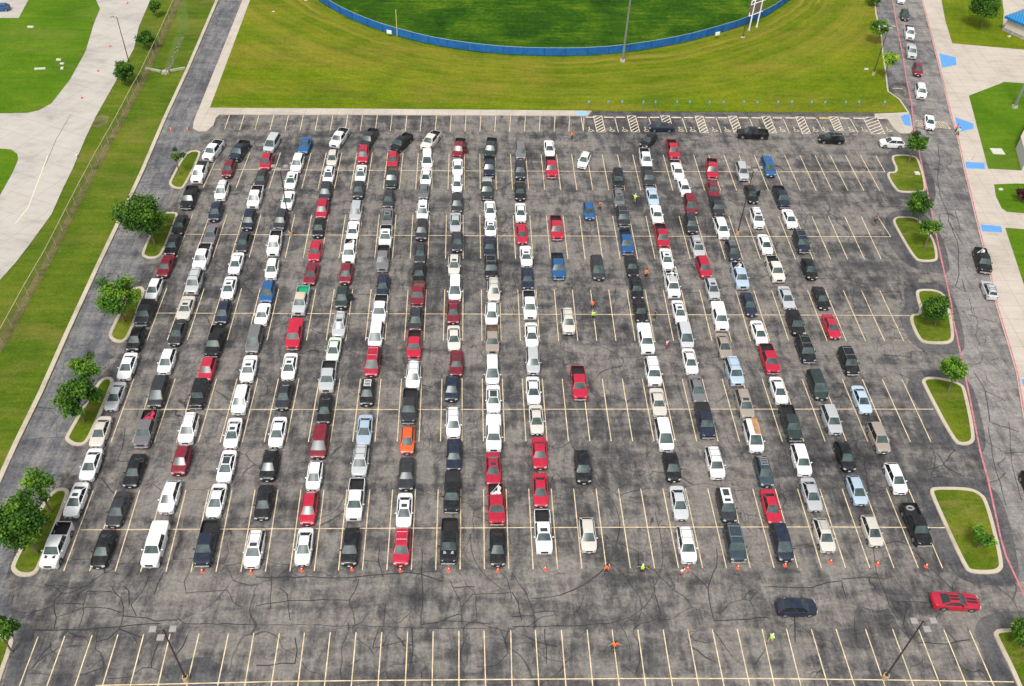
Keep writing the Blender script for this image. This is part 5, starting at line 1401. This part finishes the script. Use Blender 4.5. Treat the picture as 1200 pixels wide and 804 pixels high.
def tall_pole(bx, by, lab, dx, h=26):
    B = at(bx, by, LZ); e = tag(empty('floodlight_pole', B), lab, 'light pole')
    bm = bmesh.new(); tube(bm, (0, 0, .0), (0, 0, .45), .62, .55, 16); link('concrete_base', mesh_from_bm('concrete_base', bm, M_HW, 40), e)
    bm = bmesh.new(); tube(bm, (0, 0, .4), (0, 0, 2.6), .30, .28, 14); tube(bm, (0, 0, 2.6), (0, 0, h), .245, .12, 14)
    link('pole', mesh_from_bm('pole', bm, M_METAL, 40), e)
    for k in range(2):
        bm = bmesh.new(); tube(bm, (-1.8, 0, h-.3-k*1.1), (1.8, 0, h-.3-k*1.1), .06, n=8); ar = link('crossarm', mesh_from_bm('crossarm', bm, M_METAL), e)
        for q in (-1.5, -.5, .5, 1.5):
            bm = bmesh.new(); tube(bm, (q, .1, h-.25-k*1.1), (q, .55, h-.55-k*1.1), .2, .3, 12); link('floodlight', mesh_from_bm('floodlight', bm, M_METAL, 40), ar)
tall_pole(729.5, 72, 'tall grey floodlight pole behind the outfield fence', 0)
tall_pole(1188.7, 126, 'tall grey floodlight pole on the plaza lawn at the right edge', 0)
fp = tag(empty('foul_pole', at(465.5, 42.5, LZ)), 'thin yellow foul pole standing on the outfield fence', 'foul pole')
bm = bmesh.new(); tube(bm, (0, 0, 0), (0, 0, pole_height(465.5, 42.5, 463.5, 11)), .07, n=8); link('pole', mesh_from_bm('pole', bm, mat('yellow_pole', (.66, .58, .22), .5)), fp)
tag(link('distance_marker', bmesh_box('distance_marker', (0, 0, 0), (1.1, .08, .8), M_WH, .01), None, at(456, 37.5, LZ+1.1), (0, 0, -.3)), 'small white panel fixed on the fence left of the yellow pole', 'panel')
tag(link('distance_marker', bmesh_box('distance_marker', (0, 0, 0), (1.1, .08, .8), M_WH, .01), None, at(841, 39.5, LZ+1.1), (0, 0, .35)), 'small white panel fixed on the fence left of the scoreboard', 'panel')
# scoreboard seen from behind
A, B = at(877.5, 36, LZ), at(886.5, 32.5, LZ); dd = (B-A).normalized(); nn = Vector((-dd.y, dd.x, 0))
sb = tag(empty('scoreboard', (A+B)/2, math.atan2(dd.y, dd.x)), 'scoreboard on two white posts seen from behind at the blue fence', 'scoreboard')
half = (B-A).length/2; H_ = 7.2
for sg in (-1, 1):
    bm = bmesh.new(); tube(bm, (sg*half, 0, 0), (sg*half, 0, H_), .15, n=10); link('post', mesh_from_bm('post', bm, M_WPAINT, 40), sb)
    bm = bmesh.new(); tube(bm, (sg*half, 0, 0), (sg*half, 0, .25), .34, n=14); link('footing', mesh_from_bm('footing', bm, M_HW, 40), sb)
link('board_back', bmesh_box('board_back', (0, .3, 5.2), (half*2+2.0, .25, 3.2), mat('board_back_brown', (.17, .13, .12), .7, var=.2), .02), sb)
bm = bmesh.new(); w_ = half+1.0
for a, b in (((-w_, .1, 6.9), (w_, .1, 6.9)), ((-w_, .1, 3.55), (w_, .1, 3.55)), ((-w_, .1, 3.55), (-w_, .1, 4.3)), ((w_, .1, 6.2), (w_, .1, 6.9)), ((-w_, .1, 6.2), (-w_, .1, 6.9)), ((-w_, .1, 6.1), (w_, .1, 6.1))): tube(bm, a, b, .10, n=6)
link('frame', mesh_from_bm('frame', bm, M_WPAINT), sb)
e = tag(empty('flag_post', at(870.3, 44.5, LZ)), 'thin black post on a white footing left of the scoreboard', 'post')
bm = bmesh.new(); tube(bm, (0, 0, 0), (0, 0, 3.6), .06, n=6); link('post', mesh_from_bm('post', bm, M_POLE), e); link('footing', bmesh_box('footing', (0, 0, .12), (.9, .5, .24), M_HW), e)
# small sign post at the walkway
e = tag(empty('sign_post', at(1139.5, 187, .15)), 'thin tan post on the plaza pavement above the blue ramp', 'post')
bm = bmesh.new(); tube(bm, (0, 0, 0), (0, 0, 1.3), .05, n=6); link('post', mesh_from_bm('post', bm, M_RAIL), e); link('base_plate', bmesh_box('base_plate', (0, 0, .03), (.3, .3, .05), M_RAIL, .01), e)

# ------------------------------------------------------------------ cones
M_CONE = mat('cone_orange', (.72, .10, .04), .6); M_BAND = mat('cone_band', (.80, .62, .55), .5)
bm = bmesh.new(); tube(bm, (0, 0, .03), (0, 0, .71), .15, .025, 16); conem = mesh_from_bm('cone_body', bm, M_CONE, 40)
conb = bmesh_box('base', (0, 0, .02), (.40, .40, .04), M_CONE, .01)
bm = bmesh.new(); tube(bm, (0, 0, .38), (0, 0, .52), .100, .072, 16); band = mesh_from_bm('reflective_band', bm, M_BAND, 40)
CN = [(237.3, 670, 'in front of the navy pickup'), (294.4, 671, 'in front of the fifth queue'), (354, 668.5, 'in front of the sixth queue'), (412.4, 667.5, 'in front of the seventh queue'), (469.3, 669, 'in front of the eighth queue'), (526, 668.5, 'in front of the ninth queue'),
      (583.5, 669, 'in front of the tenth queue'), (638.8, 667.3, 'in front of the eleventh queue'), (805.5, 667, 'in front of the thirteenth queue'), (864.5, 665.5, 'in front of the fourteenth queue'), (919.8, 662.8, 'in front of the fifteenth queue'), (973, 658.8, 'in front of the sixteenth queue'),
      (1027.7, 661.5, 'in front of the seventeenth queue'), (1085, 664, 'in front of the eighteenth queue'), (713.5, 664.5, 'beside the orange vested attendant'), (149.5, 4, 'topmost on the concrete road'), (129, 54.5, 'second down the concrete road'), (115, 83.5, 'third down the concrete road'),
      (96, 115, 'lowest on the concrete road'), (200.5, 152.5, 'left of two across the drive'), (220, 152.5, 'right of two across the drive')]
for x, y, s in CN:
    e = tag(empty('traffic_cone', at(x, y, .016), random.random()), 'orange traffic cone '+s, 'traffic cone', 'orange traffic cones')
    c = link('cone_body', conem, e); link('base', conb, e); link('reflective_band', band, c)

# ------------------------------------------------------------------ people
def skin_mesh(name, verts, edges, radii, M, sub=1):
    me = bpy.data.meshes.new(name+'_src'); me.from_pydata(verts, edges, [])
    o = bpy.data.objects.new(name+'_src', me); COL.objects.link(o)
    sk = o.modifiers.new('skin', 'SKIN'); sk.use_smooth_shade = True; ss = o.modifiers.new('sub', 'SUBSURF'); ss.levels = sub
    sv = me.skin_vertices[0].data
    for i, r_ in enumerate(radii): sv[i].radius = r_ if isinstance(r_, tuple) else (r_, r_)
    sv[0].use_root = True
    dg = bpy.context.evaluated_depsgraph_get(); dg.update()
    out = bpy.data.meshes.new_from_object(o.evaluated_get(dg)); out.name = name
    bpy.data.objects.remove(o); bpy.data.meshes.remove(me); out.materials.clear(); out.materials.append(M)
    return out
M_SKIN = mat('skin', (.42, .24, .16), .55); M_HAIR = mat('dark_hair', (.03, .02, .015), .7)
def person_parts(pose):
    Vx, E_, R_ = [], [], []
    def v(p, r, par=None):
        Vx.append(p); R_.append(r); i = len(Vx)-1
        if par is not None: E_.append((par, i))
        return i
    st = .11 if pose != 'walk' else .10
    pel = v((0, 0, .95), (.15, .11)); ab = v((0, 0, 1.12), (.135, .10), pel); ch = v((0, 0, 1.34), (.165, .115), ab); nk = v((0, .0, 1.50), .055, ch); hd0 = v((0, -.01, 1.60), (.075, .09), nk); hd = v((0, -.01, 1.70), (.078, .092), hd0); top = v((0, 0, 1.76), .05, hd)
    nose = v((0, -.125, 1.665), .014, hd)
    for sg in (-1, 1):
        dy = {'stand': 0, 'walk': sg*.22, 'arms': 0}[pose]
        hp = v((sg*.10, 0, .88), .095, pel); kn = v((sg*.12, -.02+dy*.5-.02, .50), .062, hp); an = v((sg*.13, dy, .10), .042, kn); to = v((sg*.15, dy-.17, .04), .035, an)
        shd = v((sg*.20, 0, 1.42), .062, ch)
        if pose == 'arms': el_, wr = (sg*.42, -.08, 1.32), (sg*.60, -.20, 1.40)
        elif pose == 'walk': el_, wr = (sg*.27, -dy*.4, 1.15), (sg*.27, -dy*.8-.10, .92)
        else: el_, wr = (sg*.28, .03, 1.15), (sg*.24, -.16, 1.02)
        ee = v(el_, .042, shd); ww = v(wr, .028, ee); d_ = (Vector(wr)-Vector(el_)).normalized()
        pm = Vector(wr)+d_*.07; p_ = v(tuple(pm), (.032, .020), ww)
        side = Vector((0, 1, 0)) if abs(d_.y) < .8 else Vector((1, 0, 0))
        for q, ln_ in ((-.028, .065), (-.010, .078), (.010, .074), (.028, .058)):
            k1 = pm+d_*.03+side*q; k2 = k1+d_*ln_+Vector((0, 0, -.012)); f1 = v(tuple(k1), .009, p_); v(tuple(k2), .007, f1)
        th = pm-d_*.03-side*.045; f1 = v(tuple(th), .010, p_); v(tuple(th+d_*.045-side*.015), .008, f1)
    body = skin_mesh('body', Vx, E_, R_, M_SKIN, 1)
    return body
def lathe_bm(bm, prof, n=16, c=(0, 0)):
    rg = []
    for rx, ry, z in prof: rg.append([bm.verts.new((c[0]+math.cos(math.tau*i/n)*rx, c[1]+math.sin(math.tau*i/n)*ry, z)) for i in range(n)])
    for a, b in zip(rg, rg[1:]):
        for i in range(n): bm.faces.new((a[i], a[(i+1) % n], b[(i+1) % n], b[i]))
    bm.faces.new(rg[0][::-1]); bm.faces.new(rg[-1])
def clothes(pose, Ms, Mv, Mt, Mh):
    out = []
    def sk(nm, V_, E2, R2, M): out.append((nm, skin_mesh(nm, V_, E2, R2, M, 1)))
    dyl = {'stand': 0, 'walk': .22, 'arms': 0}[pose]
    sk('trousers', [(0, 0, .98), (0, 0, .90), (-.10, 0, .86), (-.12, -.04-dyl*.5, .50), (-.13, -dyl, .14), (.10, 0, .86), (.12, -.04+dyl*.5, .50), (.13, dyl, .14)], [(0, 1), (1, 2), (2, 3), (3, 4), (1, 5), (5, 6), (6, 7)], [(.175, .135), (.17, .13), .115, .085, .075, .115, .085, .075], Mt)
    if pose == 'arms': aa = lambda sg: [(sg*.22, 0, 1.43), (sg*.34, -.04, 1.375)]
    else: aa = lambda sg: [(sg*.225, 0, 1.41), (sg*.27, .02, 1.24)]
    sk('shirt', [(0, 0, .96), (0, 0, 1.14), (0, 0, 1.36), (0, 0, 1.46)]+aa(-1)+aa(1), [(0, 1), (1, 2), (2, 3), (2, 4), (4, 5), (2, 6), (6, 7)], [(.18, .14), (.165, .13), (.20, .145), (.09, .08), .08, .068, .08, .068], Ms)
    if Mv:
        bm = bmesh.new(); lathe_bm(bm, [(.20, .165, .98), (.215, .175, 1.15), (.24, .18, 1.34), (.20, .15, 1.45), (.10, .10, 1.485)]); out.append(('safety_vest', mesh_from_bm('safety_vest', bm, Mv, 60)))
    bm = bmesh.new(); lathe_bm(bm, [(.098, .112, 1.68), (.102, .116, 1.72), (.09, .10, 1.79), (.04, .05, 1.82)]); 
    if Mh is not M_HAIR: box(bm, Vector((0, -.15, 1.70)), (.14, .12, .015), 0, 1, .004)
    out.append(('cap' if Mh is not M_HAIR else 'hair', mesh_from_bm('headwear', bm, Mh, 60)))
    bm = bmesh.new()
    for sg in (-1, 1): box(bm, Vector((sg*.14, -sg*0+sg*dyl-.06, .045)), (.11, .29, .09), 0, .85, .02)
    out.append(('shoes', mesh_from_bm('shoes', bm, M_BLACK, 40)))
    return out
M_OR = mat('orange_vest', (.90, .16, .02), .6); M_LI = mat('lime_vest', (.45, .85, .03), .6); M_NV = mat('navy_cloth', (.02, .025, .05), .8); M_DK = mat('dark_cloth', (.025, .024, .026), .8); M_WT = mat('white_cloth', (.7, .68, .66), .8); M_RD = mat('red_cloth', (.50, .02, .04), .7); M_KH = mat('khaki_cloth', (.30, .25, .17), .8)
BODY = {p: person_parts(p) for p in ('stand', 'walk', 'arms')}
PPL = [(669.7, 163.5, 'stand', M_DK, M_OR, M_DK, M_DK, .3, 'person in an orange vest standing near the top bays'), (743.4, 237.5, 'arms', M_WT, M_LI, M_KH, M_WT, 2.6, 'person in a lime vest with arms out between the right queues'),
       (756.6, 325.5, 'stand', M_OR, M_OR, M_DK, M_HAIR, .2, 'person in orange walking beside the black sedans'), (693.6, 362.5, 'stand', M_RD, M_OR, M_NV, M_HAIR, 3.0, 'person in orange beside one in lime in the middle aisle'),
       (694.6, 374.5, 'stand', M_WT, M_LI, M_DK, M_DK, 0, 'person in a lime vest below the one in orange, middle aisle'), (766.5, 373.5, 'walk', M_DK, None, M_DK, M_HAIR, 1.2, 'person in dark clothes on the third row line'),
       (780.5, 408.5, 'arms', M_WT, None, M_RD, M_HAIR, .8, 'person in white top and red trousers between the right queues'), (709.3, 671, 'stand', M_DK, M_OR, M_DK, M_DK, .1, 'person in an orange vest standing in front of the empty middle bays'),
       (751.6, 671.5, 'arms', M_DK, M_LI, M_DK, M_WT, -.2, 'person in a lime vest in front of the empty middle bays'), (798, 675.5, 'walk', M_WT, None, M_RD, M_HAIR, .5, 'person in white and red beside the cone of the thirteenth queue'),
       (719.3, 761.5, 'arms', M_OR, M_OR, M_DK, M_DK, 0, 'person in orange alone among the empty bottom bays'), (901.8, 752.5, 'walk', M_WT, M_LI, M_KH, M_WT, -.9, 'person in a pale lime vest walking below the dark blue grey SUV'),
       (1119.3, 155, 'stand', M_RD, M_OR, M_NV, M_HAIR, 1.5, 'person in red and orange at the blue ramp by the crossing'), (1121.5, 159, 'walk', M_WT, M_LI, M_DK, M_HAIR, -1.5, 'person in a lime vest at the blue ramp by the crossing'),
       (1025, 260.5, 'walk', M_DK, None, M_DK, M_HAIR, .9, 'person in dark clothes walking in the empty right bays'), (702.5, 246, 'walk', M_NV, M_OR, M_NV, M_HAIR, 1.6, 'person in navy and orange beside the small blue hatchback')]
for x, y, pose, Ms, Mv, Mt, Mh, rz, lab in PPL:
    b = link('person', BODY[pose], None, at(x, y, .016), (0, 0, rz)); tag(b, lab, 'person', 'parking attendants on foot')
    for nm, me in clothes(pose, Ms, Mv, Mt, Mh): link(nm, me, b)

# ------------------------------------------------------------------ trees
M_BARK = mat('bark', (.16, .12, .09), .9, var=.3, scale=5)
def leaf_mat(name, a, b2, c2):
    M, t, b = new_mat(name); n = N(t)
    b.inputs['Roughness'].default_value = .6; b.inputs['Specular IOR Level'].default_value = .25
    g = n.noise(n.pos(), 1.5, 3, .6); at_ = t.nodes.new('ShaderNodeAttribute'); at_.attribute_name = 'tone'
    f = n.math('ADD', n.math('MULTIPLY', g, .45), n.math('MULTIPLY', at_.outputs['Fac'], .55))
    t.links.new(n.ramp(f, [(.30, a), (.52, b2), (.72, c2)]), b.inputs['Base Color'])
    b.inputs['Transmission Weight'].default_value = 0
    return M
LEAF = dict(dark=leaf_mat('dark_leaves', (.012, .046, .002), (.036, .105, .005), (.10, .195, .011)), mid=leaf_mat('green_leaves', (.026, .082, .003), (.060, .155, .007), (.140, .250, .016)), yel=leaf_mat('yellow_green_leaves', (.09, .20, .01), (.18, .32, .015), (.30, .42, .03)),
            red=leaf_mat('maroon_leaves', (.03, .008, .012), (.07, .018, .022), (.12, .035, .03)))
def tree(bx, by, cx_, cy_, rad, lab, mt='mid', dens=1.0, kind='deciduous_tree', z0=.12, squash=.85, seed=0, open_=.0):
    """rad: crown radius in metres; the crown centre is placed at the height that puts it at the image point"""
    r = random.Random(seed+int(bx*7+by)); rad *= .80; dens *= .85
    B = at(bx, by, z0); best = (1e9, 3)
    for i in range(8, 110):
        h = i*.1; x, y = px(B+Vector((0, 0, h))); d = (y-cy_)**2+(x-cx_)**2*.4
        if d < best[0]: best = (d, h)
    hc = max(best[1], rad*.75); C = at(cx_, cy_, z0+hc)-B; off = Vector((C.x, C.y, 0))
    if off.length > rad*.5: off = off.normalized()*rad*.5
    C = Vector((off.x, off.y, hc))
    e = tag(empty(kind, B), lab, 'tree' if 'shrub' not in kind else 'shrub')
    bm = bmesh.new(); tb = .045*rad+.05
    fork = Vector((off.x*.15, off.y*.15, max(.5, hc-rad*.75)))
    tube(bm, (0, 0, 0), fork, tb, tb*.75, 10)
    link('trunk', mesh_from_bm('trunk', bm, M_BARK, 50), e)
    # clump centres
    cl = []
    nc = int(30*dens*max(.6, rad/2.2))
    lob = [(r.uniform(0, math.tau), r.uniform(.75, 1.15)) for _ in range(5)]
    while len(cl) < nc:
        a = r.uniform(0, math.tau); zz = r.uniform(-.75, 1); q = math.sqrt(max(0, 1-zz*zz)); rr = r.uniform(.35, 1)**.5
        k = 1-.35*max(0, math.sin(a*2.5+lob[0][0]))*open_*2 - .25*max(0, math.sin(a*4+lob[1][0]))
        if r.random() < open_ and rr > .6: continue
        cl.append((C+Vector((math.cos(a)*q*rad*rr*k, math.sin(a)*q*rad*rr*k, zz*rad*squash*rr)), rad*r.uniform(.18, .34)))
    bm = bmesh.new()
    for p, s_ in cl[:max(6, nc//3)]:
        mid = fork.lerp(p, .5)+Vector((0, 0, -.1*rad)); tube(bm, fork, mid, tb*.5, tb*.3, 6); tube(bm, mid, p, tb*.3, .012, 5)
    link('limbs', mesh_from_bm('limbs', bm, M_BARK, 50), e)
    vs_, fs, tones = [], [], []
    for p, s_ in cl:
        tone = r.uniform(.15, .85); nl = int(120*dens*(s_/.6)**1.3)+30
        for _ in range(nl):
            d = Vector((r.gauss(0, .62), r.gauss(0, .62), r.gauss(0, .45)))*s_
            c = p+d; sz = r.uniform(.08, .19)
            nrm = (d.normalized()*.6+Vector((r.uniform(-1, 1), r.uniform(-1, 1), r.uniform(-.1, 1.3)))).normalized()
            u = nrm.orthogonal().normalized(); u = Matrix.Rotation(r.uniform(0, 6.28), 3, nrm) @ u; w2 = nrm.cross(u)
            i0 = len(vs_)
            vs_ += [c-u*sz*1.3, c+w2*sz*.8, c+u*sz*1.3, c-w2*sz*.8]; fs.append((i0, i0+1, i0+2, i0+3)); tones.append(min(1, max(0, tone+r.uniform(-.2, .2))))
    me = bpy.data.meshes.new('crown'); me.from_pydata([tuple(v) for v in vs_], [], fs)
    at2 = me.attributes.new('tone', 'FLOAT', 'FACE'); at2.data.foreach_set('value', tones); me.materials.append(LEAF[mt])
    link('crown', me, e)
    return e
tree(210.5, 205, 209, 180, 1.7, 'small sparse young tree on the topmost left island', 'dark', .55, open_=.5)
tree(181.5, 286, 165.5, 252, 3.9, 'big dense dark green tree on the second left island', 'dark', 1.7)
tree(146, 377, 136, 345, 3.3, 'light green airy tree on the third left island', 'mid', 1.1, open_=.2)
tree(98.7, 494, 90, 466, 3.0, 'bushy dark tree at the lower end of the fourth left island', 'dark', 1.3, open_=.25)
tree(106, 466, 101, 430, 2.3, 'bright green upright tree at the upper end of the fourth left island', 'mid', .9, open_=.3)
tree(60, 600, 43, 570, 2.5, 'spiky loose tree at the upper end of the fifth left island', 'mid', .9, open_=.4)
tree(44, 648, 22, 612, 3.2, 'wide dark green tree at the lower end of the fifth left island', 'dark', 1.5, open_=.15)
tree(14, 764, 2, 738, 1.7, 'tree cut by the left edge on the bottom left island', 'dark', 1.2)
tree(184, 19, 181.8, 8, 1.5, 'round dark tree by the chain link fence, topmost of three', 'dark', 1.4)
tree(172.5, 57, 170.2, 45, 1.9, 'round dark tree by the chain link fence, middle of three', 'dark', 1.5)
tree(148.5, 98, 144, 83, 2.2, 'bushy dark tree by the chain link fence, lowest of three', 'dark', 1.5, open_=.15)
tree(1064, 191, 1075, 166, 2.2, 'dark spreading tree on the topmost right island', 'dark', 1.2, open_=.2)
tree(1075, 262, 1073, 238, 2.5, 'dark spreading tree at the upper end of the second right island', 'dark', 1.2, open_=.3)
tree(1083, 291, 1089, 267, 1.9, 'airy green tree at the lower end of the second right island', 'mid', 1.0, open_=.25)
tree(1095.5, 381, 1097, 360, 2.3, 'dense dark round tree on the third right island', 'dark', 1.5)
tree(1111, 458, 1117, 433, 2.05, 'bright green tree on the long fourth right island', 'mid', 1.4, open_=.1)
tree(1145, 642, 1153, 628, 1.55, 'low light green young tree on the fifth right island', 'mid', 1.1, open_=.35)
tree(1196, 757, 1205, 742, 2.0, 'tree cut by the frame on the bottom right island', 'mid', 1.1, open_=.2)
tree(1149.5, 33, 1155, 7, 3.9, 'wide dark green shade tree on the plaza lawn beside the blue roof', 'dark', 1.5, squash=.7)
tree(1028, 52, 1031, 33, 2.4, 'airy green tree left of the lamp post by the road', 'mid', 1.0, open_=.25)
tree(1035.5, 92, 1043, 70, 1.9, 'yellow green small tree by the road kerb', 'yel', 1.1, open_=.2)
tree(1021.5, 6, 1025, -3, 1.9, 'dark tree cut by the top edge beside the road', 'dark', 1.3)
tree(1197, 236, 1198, 227, 1.3, 'round maroon shrub at the right edge by the plaza', 'red', 1.4, kind='maroon_shrub', z0=.18)
